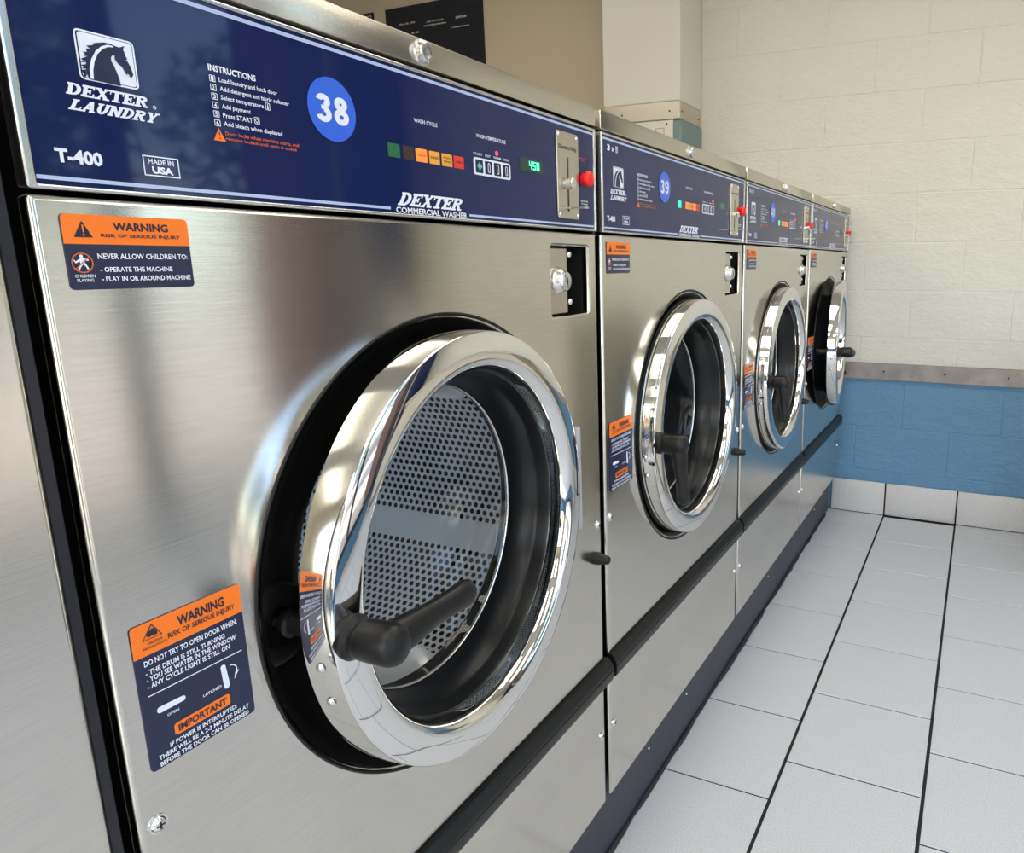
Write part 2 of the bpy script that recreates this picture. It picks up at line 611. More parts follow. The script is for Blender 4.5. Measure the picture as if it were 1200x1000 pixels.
# floor with individual tiles; courses run away from the camera, alternate courses shifted by half
floor = struct('floor', boxmesh([(LX, RX, YB, YW + 0.1, -0.08, -0.0022)]), 'grout')
TP = 0.30
def tile_me(w_, l_):
    bm = bmesh.new()
    box(bm, -w_ / 2, w_ / 2, -l_ / 2, l_ / 2, -0.0030, 0)
    top = [e for e in bm.edges if all(v.co.z > -0.001 for v in e.verts)]
    bmesh.ops.bevel(bm, geom=top, offset=0.0012, segments=1, affect='EDGES')
    return to_mesh(bm, 'tile')
tile_std = tile_me(TP - 0.0075, TP - 0.0045)
tile_std.materials.append(M['tile'])
rest = []
XA = 0.2159
for c in range(-12, 8):
    x0 = XA + c * TP
    off = 0.3268 if c % 2 == 0 else 0.1633
    j = YW - off + TP
    while j > YB + 0.05:
        a, b = j - TP, min(j, YW)
        xa, xb = max(x0, LX), min(x0 + TP, RX)
        j -= TP
        if xb - xa < 0.03 or b - a < 0.02:
            continue
        full = (xb - xa > TP - 1e-4) and (b - a > TP - 1e-4)
        if -1 <= c <= 6 and b > -0.5:
            me = tile_std if full else tile_me(xb - xa - 0.0075, b - a - 0.0045)
            t = new_obj('tile', me, floor, 'tile', loc=((xa + xb) / 2, (a + b) / 2, random.uniform(-0.0002, 0.0002)))
        else:
            rest.append((xa + 0.0037, xb - 0.0037, a + 0.0022, b - 0.0022, -0.003, 0.0))
new_obj('tile_field', boxmesh(rest), floor, 'tile', kind='stuff')

# back wall
wall_back = struct('wall_back', boxmesh([(-0.69, RX + 0.1, YW + 0.0020, YW + 0.2, 0, CZ)]), 'block')
struct('wall_alcove', boxmesh([(LX - 0.1, -0.69, YW, YW + 0.2, 0, CZ)]), 'beige')
def block_me(l_, h_, seed):
    rnd = random.Random(seed)
    bm = bmesh.new()
    box(bm, -l_ / 2, l_ / 2, 0, 0.02, -h_ / 2, h_ / 2)
    fr = [e for e in bm.edges if all(v.co.y < 0.001 for v in e.verts)]
    bmesh.ops.bevel(bm, geom=fr, offset=0.003, segments=1, affect='EDGES')
    for v in bm.verts:
        if v.co.y < 0.01:
            v.co.x += rnd.uniform(-0.0010, 0.0010)
            v.co.z += rnd.uniform(-0.0010, 0.0010)
            v.co.y += rnd.uniform(-0.0003, 0.0004)
    me = to_mesh(bm, 'block')
    me.materials.append(M['block'])
    return me
BL, BH = 0.3945, 0.2
variants = [block_me(BL - 0.0015, BH - 0.0015, s) for s in range(5)]
for r in range(14):
    z0 = 0.005 + r * BH
    z1 = min(z0 + BH, CZ - 0.01)
    xj = (0.264 if r % 2 == 0 else 0.068) - 4 * BL
    k = 0
    while xj < RX:
        xa, xb = max(xj, -0.69), min(xj + BL, RX - 0.002)
        xj += BL
        if xb - xa < 0.02:
            continue
        full = xb - xa > BL - 1e-4 and z1 - z0 > BH - 1e-4
        me = variants[random.randrange(5)] if full else block_me(xb - xa - 0.0015, z1 - z0 - 0.0015, k)
        new_obj('block', me, wall_back, 'block', loc=((xa + xb) / 2, YW + random.uniform(-0.0002, 0.0003), (z0 + z1) / 2))
        k += 1
# chair rail, base tiles
rail = struct('trim_1', boxmesh([(-0.69, RX - 0.01, YW - 0.013, YW - 0.0005, 0.620, 0.6935)], bev=0.002), 'rail')
scr = bmesh.new()
lathe(scr, [(0, 0.0045), (-0.0015, 0.004), (-0.002, 0.0)], axis='y', n=10)
scr_me = to_mesh(scr, 'screw', True)
for x in (-0.07, 0.177, 0.426, 0.670, 0.915, 1.16, 1.41, 1.66, 1.9):
    new_obj('screw', scr_me, rail, 'matte_black', loc=(x, YW - 0.0132, 0.658))
bb = struct('baseboard_back', boxmesh([(-0.022, RX, YW - 0.006, YW, 0, 0.150)]), 'grout')
for k in range(-1, 8):
    xa, xb = (XA + k * TP, min(XA + (k + 1) * TP, RX))
    if k == -1:
        xa = -0.024
    if xb - xa < 0.03:
        continue
    new_obj('tile', boxmesh([(xa + 0.003, xb - 0.003, YW - 0.0135, YW - 0.004, 0.004, 0.1525)], bev=0.003, seg=2, smooth=True), bb, 'base_tile')

# other walls and ceiling
y0, y1, z0, z1 = WIN
struct('wall_right', boxmesh([(RX, RX + 0.15, YB - 0.1, y0, 0, CZ), (RX, RX + 0.15, y1, YW + 0.1, 0, CZ),
                              (RX, RX + 0.15, y0, y1, 0, z0), (RX, RX + 0.15, y0, y1, z1, CZ)]), 'wall_plain')
struct('wall_left', boxmesh([(LX - 0.15, LX, YB - 0.1, YW + 0.1, 0, CZ)]), 'beige')
a0, a1, b0, b1 = WIN2
struct('wall_near', boxmesh([(LX - 0.15, a0, YB - 0.15, YB, 0, CZ), (a1, RX + 0.15, YB - 0.15, YB, 0, CZ), (a0, a1, YB - 0.15, YB, 0, b0), (a0, a1, YB - 0.15, YB, b1, CZ)]), 'wall_plain')
win2 = new_obj('window_2', None, kind='structure')
fr2 = [(a0 + (a1 - a0) * k / 2 - 0.025, a0 + (a1 - a0) * k / 2 + 0.025, YB - 0.08, YB - 0.02, b0, b1) for k in range(3)] + [(a0, a1, YB - 0.079, YB - 0.021, zz - 0.03, zz + 0.03) for zz in (b0 + 0.03, b1 - 0.03)]
new_obj('window_frame', boxmesh(fr2), win2, 'frame')
for k in range(2):
    new_obj('pane', boxmesh([(a0 + (a1 - a0) * k / 2 + 0.025, a0 + (a1 - a0) * (k + 1) / 2 - 0.025, YB - 0.053, YB - 0.047, b0 + 0.05, b1 - 0.05)]), win2, 'window_glass')
struct('ceiling', boxmesh([(LX - 0.15, RX + 0.15, YB - 0.15, YW + 0.2, CZ, CZ + 0.1)]), 'ceiling')
win = new_obj('window_1', None, kind='structure')
win.location = (RX, 0, 0)
fr = []
for k in range(5):
    yy = y0 + (y1 - y0) * k / 4
    fr.append((0.02, 0.08, yy - 0.05, yy + 0.05, z0, z1))
for zz in (z0 + 0.03, z1 - 0.03):
    fr.append((0.021, 0.079, y0, y1, zz - 0.03, zz + 0.03))
new_obj('window_frame', boxmesh(fr), win, 'frame')
for k in range(4):
    a = y0 + (y1 - y0) * k / 4
    b = y0 + (y1 - y0) * (k + 1) / 4
    new_obj('pane', boxmesh([(0.047, 0.053, a + 0.05, b - 0.05, z0 + 0.05, z1 - 0.05)]), win, 'window_glass')

# ------------------------------------------------------------------ pilaster, cabinet
ch = struct('wall_pilaster', boxmesh([(-1.052, -0.690, 2.776, YW, 1.797, CZ)], bev=0.003), 'white_paint')

def thing(name, label, cat, loc=(0, 0, 0), group=None):
    o = bpy.data.objects.new(name, None)
    COL.objects.link(o)
    o.location = loc
    o.empty_display_size = 0.1
    o['label'] = label
    o['category'] = cat
    if group:
        o['group'] = group
    return o

cab = thing('utility_cabinet', 'grey-teal cabinet with brushed steel top band standing in the corner behind the washers', 'cabinet', (-0.86, 2.9, 0))
boxes('body', [(-0.185, 0.178, -0.122, 0.128, 0, 1.7215)], 'teal', cab, bev=0.004)
boxes('front_cover', [(-0.18, 0.140, -0.1275, -0.122, 0.05, 1.7205)], 'white_paint', cab, bev=0.001, label='white front cover')
boxes('steel_band', [(-0.187, 0.171, -0.129, 0.13, 1.7225, 1.7965)], 'steel_lid', cab, bev=0.003, label='brushed steel band')
for x_, z_ in ((-0.10, 1.755), (0.125, 1.756)):
    b = bmesh.new(); lathe(b, [(0, 0.004), (-0.0015, 0.0035), (-0.002, 0.0)], c=(x_, -0.129, z_), axis='y', n=8)
    new_obj('screw', to_mesh(b, 'screw', True), cab, 'matte_black')
for y_ in (-0.10, 0.10):
    b = bmesh.new(); lathe(b, [(0, 0.004), (0.0015, 0.0035), (0.002, 0.0)], c=(0.171, y_, 1.756), axis='x', n=8)
    new_obj('screw', to_mesh(b, 'screw', True), cab, 'matte_black')
b = bmesh.new(); lathe(b, [(0, 0.004), (-0.0015, 0.0035), (-0.002, 0.0)], c=(0.112, -0.1275, 1.705), axis='y', n=8)
new_obj('screw', to_mesh(b, 'screw', True), cab, 'matte_black')
boxes('label_outline', [(0.06, 0.100, -0.1285, -0.1275, 1.6885, 1.6905), (0.0985, 0.1005, -0.1285, -0.1275, 1.62, 1.6905), (0.06, 0.062, -0.1285, -0.1275, 1.62, 1.6905)], 'orange_ink', cab, label='thin red outline of a notice')

# posters on the wall in the alcove (face -y)
def print_on_wall(lines, x0, y):
    """text laid out in (x, z) on a wall that faces -y"""
    V, Fc = text_polys(lines)
    me = bpy.data.meshes.new('print')
    me.from_pydata([(a, y, b) for a, b in V], [], Fc)
    return me
po = thing('poster', 'large black poster with small white writing on the beige wall', 'poster', (-2.1717, YW - 0.003, 2.07))
boxes('sheet', [(-0.315, 0.315, -0.003, 0.0025, -0.37, 0.376)], 'poster', po)
ln = [('Nov. 20, 1978', -0.2215, -0.1185, 0.2870, 0.2970, 0.04), ('EL. 400', -0.143, -0.0965, 0.2385, 0.2475, 0.04),
      ('J. M. DOUGLAS', -0.0425, 0.0675, 0.2785, 0.2875, 0.04), ('LUCKY SEVEN MACHINE', -0.060, 0.0835, 0.2630, 0.2700, 0.04),
      ('$,967,000', 0.1455, 0.213, 0.2745, 0.2880, 0.04), ('( Slanted Heart )', 0.1185, 0.2285, 0.2330, 0.2415, 0.04)]
new_obj('lettering', print_on_wall(ln, 0, -0.0036), po, 'poster_ink', label='small white lettering', kind='stuff')
sg = thing('wall_sign', 'small black sign with a white outline left of the big poster', 'sign', (-2.66, YW - 0.003, 2.38))
boxes('sheet', [(-0.10, 0.089, -0.003, 0.0025, -0.13, 0.066)], 'poster', sg)
boxes('white_outline', [(-0.03, 0.075, -0.0038, -0.003, 0.048, 0.052), (0.071, 0.075, -0.0038, -0.003, -0.05, 0.052)], 'poster_ink', sg)

# ------------------------------------------------------------------ plinth under the washers
W = 0.7517
pb = thing('machine_plinth', 'long dark navy plinth under the row of washers', 'plinth', (-0.031, 0, 0))
boxes('base', [(-0.62, 0, -W - 0.2, 4 * W - 0.012, 0, 0.170)], 'plinth', pb, bev=0.002)
bm = bmesh.new()
pts, rr = [], []
yy = -0.9
while yy < 2.97:
    pts.append((0.001 + random.uniform(-0.001, 0.002), yy, 0.004))
    rr.append(random.uniform(0.004, 0.0085))
    yy += random.uniform(0.03, 0.07)
tube(bm, pts, rr, n=7)
new_obj('caulk_bead', to_mesh(bm, 'c', True, 60), pb, 'caulk', label='ragged dark sealant along the floor')
for yy in (0.99, 1.21, 1.95, 2.68):
    b = bmesh.new(); lathe(b, [(0, 0.0035), (0.0015, 0.003), (0.002, 0.0)], c=(0, yy, 0.105), axis='x', n=8)
    new_obj('screw', to_mesh(b, 'screw', True), pb, 'edge')

# ------------------------------------------------------------------ washing machines
cache = {}
def shared(key, fn, material):
    if key not in cache:
        me = fn()
        if not me.materials:
            me.materials.append(M[material])
        cache[key] = me
    return cache[key]

def P(name, key, fn, material, parent, loc=None, label=None, kind=None):
    if name.endswith(('lettering', '_mark')) or name in ('stripes', 'number', 'digits', 'exclamation_mark', 'red_circle', 'horse_emblem', 'keyway', 'coin_slot'):
        kind = 'stuff'
    return new_obj(name, shared(key, fn, material), parent, material, loc=loc, label=label, kind=kind)

YC, ZC = 0.376, 0.812
RS, RR, RI = 0.257, 0.2425, 0.197       # shroud, ring and opening radius

def f_body():
    bm = bmesh.new()
    box(bm, -0.66, -0.016, 0.013, 0.727, 0.172, 1.318)
    # the front of the shell is open behind the door
    for f in [f for f in bm.faces if f.normal.x > 0.9]:
        bm.faces.remove(f)
    return to_mesh(bm, 'body')

def f_front():
    return plate([rrect(0.003, 0.737, 0.458, 1.1685, 0.003, 2), circ(YC, ZC, RS - 0.004, 96), rrect(0.6090, 0.7125, 1.0515, 1.1485, 0.004, 3)], 0.0, 0.014, bev=0.0038)

def f_lid():
    bm = bmesh.new()
    box(bm, -0.672, 0.003, 0.002, 0.738, 1.3215, 1.3487, bev=0.0018, seg=2)
    return to_mesh(bm, 'lid', True)

def f_lock():
    bm = bmesh.new()
    lathe(bm, [(0.0, 0.0125), (0.004, 0.0125), (0.005, 0.0105), (0.010, 0.0100), (0.0115, 0.0085), (0.0115, 0.0062), (0.009, 0.0058), (0.009, 0.0042), (0.0112, 0.0040), (0.0112, 0.0)], c=(0, 0.3685, 1.3345), n=28)
    return to_mesh(bm, 'lock', True)

def f_screw():
    bm = bmesh.new()
    lathe(bm, [(0, 0.0078), (0.0012, 0.0075), (0.0014, 0.0060), (0.0030, 0.0052), (0.0042, 0.0030), (0.0044, 0.0)], n=14)
    return to_mesh(bm, 'screw', True)

def f_cross():
    bm = bmesh.new()
    box(bm, 0.0038, 0.0046, -0.0030, 0.0030, -0.0007, 0.0007)
    box(bm, 0.0038, 0.0046, -0.0007, 0.0007, -0.0030, 0.0030)
    return to_mesh(bm, 'cross')

def f_panel_frame():
    return plate([rrect(0.003, 0.737, 1.1718, 1.3180, 0.002, 2), rrect(0.0085, 0.7315, 1.1747, 1.3145, 0.001, 1)], 0.003, 0.012, bev=0.0012)

def f_strip():
    bm = bmesh.new()
    prof = [(0.0, 0.4575), (0.006, 0.4565), (0.013, 0.446), (0.0145, 0.440), (0.0145, 0.4385), (0.0125, 0.437), (0.0145, 0.4355), (0.0145, 0.424), (0.012, 0.4165), (0.004, 0.413), (-0.004, 0.413), (-0.004, 0.4575)]
    A = [bm.verts.new((x, 0.006, z)) for x, z in prof]
    B = [bm.verts.new((x, 0.746, z)) for x, z in prof]
    n = len(prof)
    for i in range(n):
        bm.faces.new((A[i], A[(i + 1) % n], B[(i + 1) % n], B[i]))
    bm.faces.new(A[::-1]); bm.faces.new(B)
    bmesh.ops.recalc_face_normals(bm, faces=bm.faces)
    return to_mesh(bm, 'strip', True, 25)

def f_shroud():
    bm = bmesh.new()
    lathe(bm, [(-0.004, RS - 0.001), (0.0008, RS + 0.0005), (0.0016, RS + 0.0018), (0.0012, RS + 0.0032), (0.0001, RS + 0.0036)], c=(0, YC, ZC), n=128)
    lathe(bm, [(0.0008, RS + 0.0005), (-0.006, RS - 0.008), (-0.018, RS - 0.018), (-0.026, 0.226), (-0.030, 0.207), (-0.031, 0.192), (-0.033, 0.189), (-0.068, 0.187)], c=(0, YC, ZC), n=128)
    return to_mesh(bm, 'shroud', True, 40)

def f_tub():
    bm = bmesh.new()
    lathe(bm, [(-0.067, 0.187), (-0.068, 0.300), (-0.60, 0.300), (-0.61, 0.0)], c=(0, YC, ZC), n=48)
    return to_mesh(bm, 'tub', True)

DR = 0.262
def f_drum():
    """perforated cylinder: hexagonal cells each with a hexagonal hole"""
    verts, faces, key = [], [], {}
    nrow = 152
    pitch = 0.0125
    dth = 2 * math.pi / nrow
    arcp = DR * dth
    ncol = 35
    x_front = -0.084
    smooth_rows = set(range(-12 % nrow, nrow - 8)) | set(range(nrow // 3 - 6, nrow // 3)) | set(range(2 * nrow // 3 - 6, 2 * nrow // 3))
    def pt(u, t):
        k = (round(u * 1e5), round((t % (2 * math.pi)) * 1e5) % round(2 * math.pi * 1e5))
        if k not in key:
            key[k] = len(verts)
            verts.append((u, YC + DR * math.cos(t), ZC + DR * math.sin(t)))
        return key[k]
    hr = pitch / math.sqrt(3)
    for r in range(nrow):
        t0 = r * dth
        off = 0 if r % 2 == 0 else pitch / 2
        for c in range(ncol):
            u0 = x_front - pitch * (c + 0.75) - off
            out, inn = [], []
            for k in range(6):
                a = R_(30 + 60 * k)
                du, dv = hr * math.cos(a), hr * math.sin(a) * (arcp / (pitch * math.sqrt(3) / 2))
                out.append(pt(u0 + du, t0 + dv / DR))
            if r in smooth_rows:
                faces.append(out)
                continue
            for k in range(6):
                a = R_(30 + 60 * k)
                h = 0.0043
                t = t0 + h * math.sin(a) / DR
                verts.append((u0 + h * math.cos(a), YC + DR * math.cos(t), ZC + DR * math.sin(t)))
                inn.append(len(verts) - 1)
            for k in range(6):
                j = (k + 1) % 6
                faces.append((out[k], out[j], inn[j], inn[k]))
    me = bpy.data.meshes.new('drum')
    me.from_pydata(verts, [], faces)
    for p in me.polygons:
        p.use_smooth = True
    bm = bmesh.new()
    bm.from_mesh(me)
    lathe(bm, [(-0.0715, 0.190), (-0.071, 0.194), (-0.073, 0.250), (-0.077, 0.259), (-0.086, DR)], c=(0, YC, ZC), n=96)
    xb = x_front - pitch * (ncol + 0.6)
    lathe(bm, [(xb, DR), (xb - 0.015, 0.24), (xb - 0.012, 0.15), (xb - 0.02, 0.10), (xb - 0.02, 0.0)], c=(0, YC, ZC), n=96)
    bm.to_mesh(me)
    bm.free()
    return me

def f_lifter(ang):
    def g():
        bm = bmesh.new()
        prof = [(-0.055, DR - 0.002), (-0.030, DR - 0.030), (-0.010, DR - 0.062), (0.0, DR - 0.068), (0.010, DR - 0.062), (0.030, DR - 0.030), (0.055, DR - 0.002)]
        rings = []
        for x, s in ((-0.09, 0.55), (-0.11, 0.95), (-0.30, 1.0), (-0.47, 0.95), (-0.50, 0.55)):
            rg = []
            for t, r in prof:
                rr = DR - (DR - r) * s
                ct, sn = math.cos(ang), math.sin(ang)
                rg.append(bm.verts.new((x, YC + rr * ct - t * sn, ZC + rr * sn + t * ct)))
            rings.append(rg)
        for a, b in zip(rings, rings[1:]):
            for i in range(len(prof) - 1):
                bm.faces.new((a[i], a[i + 1], b[i + 1], b[i]))
        bmesh.ops.recalc_face_normals(bm, faces=bm.faces)
        return to_mesh(bm, 'lifter', True, 50)
    return g

# the door is modelled about its hinge: ring centre at (0, -HO, 0)
HO = 0.252
def f_ring():
    bm = bmesh.new()
    c = (0, -HO, 0)
    prof = [(-0.004, 0.232), (-0.006, RR - 0.002), (-0.004, RR), (0.0, RR), (0.0285, RR - 0.0016), (0.0297, RR - 0.0020), (0.0304, RR - 0.0028), (0.0308, RR - 0.0042),
            (0.0322, 0.2320), (0.0334, 0.2220), (0.0340, 0.2150), (0.0338, 0.2110), (0.0325, 0.2070), (0.0300, 0.2035), (0.0260, 0.2005), (0.0210, 0.1985), (0.0160, 0.1978),
            (0.008, 0.1972), (0.000, 0.1965), (-0.004, 0.195)]
    lathe(bm, prof, c=c, n=144)
    return to_mesh(bm, 'ring', True, 40)

def f_door_gasket():
    bm = bmesh.new()
    lathe(bm, [(-0.006, 0.234), (-0.010, 0.226), (-0.006, 0.2), (0.004, 0.1970), (0.0045, 0.1950), (0.001, 0.1935), (-0.012, 0.1920), (-0.018, 0.1895), (-0.026, 0.1840), (-0.046, 0.1805), (-0.054, 0.1785), (-0.057, 0.1800), (-0.057, 0.1845), (-0.050, 0.1862), (-0.026, 0.1872), (-0.016, 0.2000), (-0.011, 0.2140), (-0.010, 0.226)], c=(0, -HO, 0), n=112)
    return to_mesh(bm, 'gasket', True, 50)

def f_bowl():
    bm = bmesh.new()
    lathe(bm, [(-0.052, 0.1800), (-0.056, 0.1765), (-0.062, 0.1725), (-0.070, 0.165), (-0.078, 0.145), (-0.083, 0.115), (-0.0855, 0.07), (-0.0865, 0.03), (-0.0865, 0.0005)], c=(0, -HO, 0), n=96)
    return to_mesh(bm, 'bowl', True, 60)

def f_bowl_rim():
    bm = bmesh.new()
    lathe(bm, [(-0.0540, 0.1795), (-0.0525, 0.1782), (-0.0535, 0.1768), (-0.0560, 0.1770), (-0.058, 0.179)], c=(0, -HO, 0), n=96)
    return to_mesh(bm, 'rim', True, 60)

HB = (0.031, -HO - 0.2215, -0.006)       # handle boss on the ring face
def f_boss():
    bm = bmesh.new()
    lathe(bm, [(-0.006, 0.019), (0.004, 0.0205), (0.006, 0.0185), (0.008, 0.0165), (0.012, 0.0165)], c=HB, n=28, caps=True)
    return to_mesh(bm, 'boss', True)

def f_handle():
    """lever: a barrel along +x, then an arm along +y (turned about the barrel by the copy's rotation)"""
    bm = bmesh.new()
    prof = [(0.010, 0.0), (0.010, 0.0150), (0.012, 0.0178), (0.018, 0.0184), (0.036, 0.0192), (0.045, 0.0188), (0.051, 0.0165), (0.0545, 0.011), (0.056, 0.0)]
    lathe(bm, prof, n=28)
    b2 = bmesh.new()
    pts = [(0.038, -0.004, 0), (0.039, 0.012, 0), (0.041, 0.030, 0), (0.043, 0.053, 0), (0.046, 0.078, 0), (0.048, 0.099, 0), (0.049, 0.107, 0), (0.0495, 0.1105, 0)]
    rad = [(0.0150, 0.0165), (0.0150, 0.0175), (0.0135, 0.0160), (0.0112, 0.0135), (0.0108, 0.0130), (0.0118, 0.0145), (0.0095, 0.0120), (0.004, 0.005)]
    tube(b2, pts, rad, n=20)
    me2 = to_mesh(b2, 'arm', True)
    bm.from_mesh(me2)
    me = to_mesh(bm, 'handle', True, 60)
    for p in me.polygons:
        p.use_smooth = True
    return me

def f_hinge():
    bm = bmesh.new()
    for a, b in ((-0.078, -0.030), (-0.029, 0.029), (0.030, 0.078)):
        lathe(bm, [(a, 0.0), (a, 0.0058), (a + 0.001, 0.0064), (b - 0.001, 0.0064), (b, 0.0058), (b, 0.0)], c=(0.016, 0.008, 0), axis='z', n=16)
    return to_mesh(bm, 'hinge', True)

def f_hinge_leaf():
    bm = bmesh.new()
    box(bm, 0.010, 0.014, -0.018, 0.008, -0.078, 0.078, bev=0.001)
    return to_mesh(bm, 'leaf')

def f_bumper():
    bm = bmesh.new()
    lathe(bm, [(0, 0.0105), (0.006, 0.0105), (0.010, 0.0090), (0.021, 0.0072), (0.0235, 0.0055), (0.024, 0.0)], c=(0, 0.719, 0.6505), n=18)
    return to_mesh(bm, 'bumper', True)

# printed matter -------------------------------------------------
def horse():
    """pixel outlines of the emblem mapped to panel coordinates"""
    a, b = (95, 90), (600, 215)
    def mp(p):
        x, y = p
        # bilinear inverse of the emblem's four corners
        u = v = 0.5
        for _ in range(12):
            TL, TR, BL_, BR = (97, 88), (608, 212), (160, 512), (668, 608)
            fx = (1 - u) * (1 - v) * TL[0] + u * (1 - v) * TR[0] + (1 - u) * v * BL_[0] + u * v * BR[0] - x
            fy = (1 - u) * (1 - v) * TL[1] + u * (1 - v) * TR[1] + (1 - u) * v * BL_[1] + u * v * BR[1] - y
            xu = (1 - v) * (TR[0] - TL[0]) + v * (BR[0] - BL_[0]); xv = (1 - u) * (BL_[0] - TL[0]) + u * (BR[0] - TR[0])
            yu = (1 - v) * (TR[1] - TL[1]) + v * (BR[1] - BL_[1]); yv = (1 - u) * (BL_[1] - TL[1]) + u * (BR[1] - TR[1])
            d = xu * yv - xv * yu
            u -= (fx * yv - fy * xv) / d
            v -= (fy * xu - fx * yu) / d
        return (0.0435 + u * 0.0370, 1.2728 - v * 0.0303)
    head = [(500, 572), (488, 520), (470, 470), (440, 405), (415, 362), (412, 332), (428, 312), (444, 318), (445, 348), (470, 380), (505, 410), (535, 455), (550, 480), (558, 468), (572, 478), (580, 498), (600, 496), (608, 475), (595, 440), (580, 405), (556, 364), (540, 352), (556, 352), (536, 315), (526, 285), (516, 268), (530, 238), (482, 250), (440, 235), (400, 218), (350, 208), (300, 212), (262, 228), (240, 255), (228, 290), (214, 330), (205, 370), (203, 420), (213, 470), (232, 516)]
    cres = [(428, 240), (385, 228), (330, 240), (280, 280), (245, 350), (232, 430), (240, 512), (266, 516), (262, 440), (272, 370), (298, 305), (342, 262), (388, 246), (425, 250)]
    spikes = [[(300, 210), (258, 218), (270, 232), (206, 236), (238, 262), (262, 250)], [(204, 262), (250, 262), (232, 296), (212, 288)], [(174, 288), (232, 290), (216, 324), (178, 320), (200, 305)], [(162, 346), (216, 326), (206, 372), (158, 378), (184, 362)], [(160, 398), (204, 392), (208, 430), (172, 426), (190, 412)], [(158, 440), (206, 436), (214, 480), (196, 505), (184, 500), (190, 470)]]
    return [mp(p) for p in head], [mp(p) for p in cres], [[mp(p) for p in s] for s in spikes]

def digits(word, y0, y1, z0, z1):
    st = 0.35
    def arc(cx, cy, rx, ry, a0, a1, n=14, w=st):
        out = []
        wy = w * 0.60
        for k in range(n):
            p, q = R_(a0 + (a1 - a0) * k / n), R_(a0 + (a1 - a0) * (k + 1) / n)
            out.append([(cx + rx * math.cos(p), cy + ry * math.sin(p)), (cx + rx * math.cos(q), cy + ry * math.sin(q)),
                        (cx + (rx - w) * math.cos(q), cy + (ry - wy) * math.sin(q)), (cx + (rx - w) * math.cos(p), cy + (ry - wy) * math.sin(p))])
        return out
    G = {'8': arc(.5, .745, .44, .255, 0, 360, 24) + arc(.5, .29, .5, .29, 0, 360, 24),
         '3': arc(.46, .74, .46, .26, -80, 165) + arc(.46, .29, .5, .29, -165, 85) + [[(.32, .45), (.55, .45), (.55, .60), (.32, .60)]],
         '9': arc(.5, .68, .5, .32, 0, 360, 24) + arc(.5, .5, .5, .5, -20, 10) + arc(.48, .34, .5, .34, -160, 10),
         '0': arc(.5, .5, .5, .5, 0, 360, 28),
         '4': [[(.56, 0), (.84, 0), (.84, 1), (.56, 1)], [(0, .2), (1, .2), (1, .38), (0, .38)], [(0, .2), (.2, .2), (.74, 1), (.5, 1)]],
         '1': [[(.36, 0), (.66, 0), (.66, 1), (.36, 1)], [(.08, .68), (.4, .76), (.66, 1), (.42, 1), (.08, .84)]]}
    out = []
    n = len(word)
    g = 0.06
    wd = (y1 - y0) * (1 - g * (n - 1)) / n
    for i, ch in enumerate(word):
        ox = y0 + i * (wd + g * (y1 - y0))
        for p in G[ch]:
            out.append([(ox + a * wd, z0 + b * (z1 - z0)) for a, b in p])
    return out

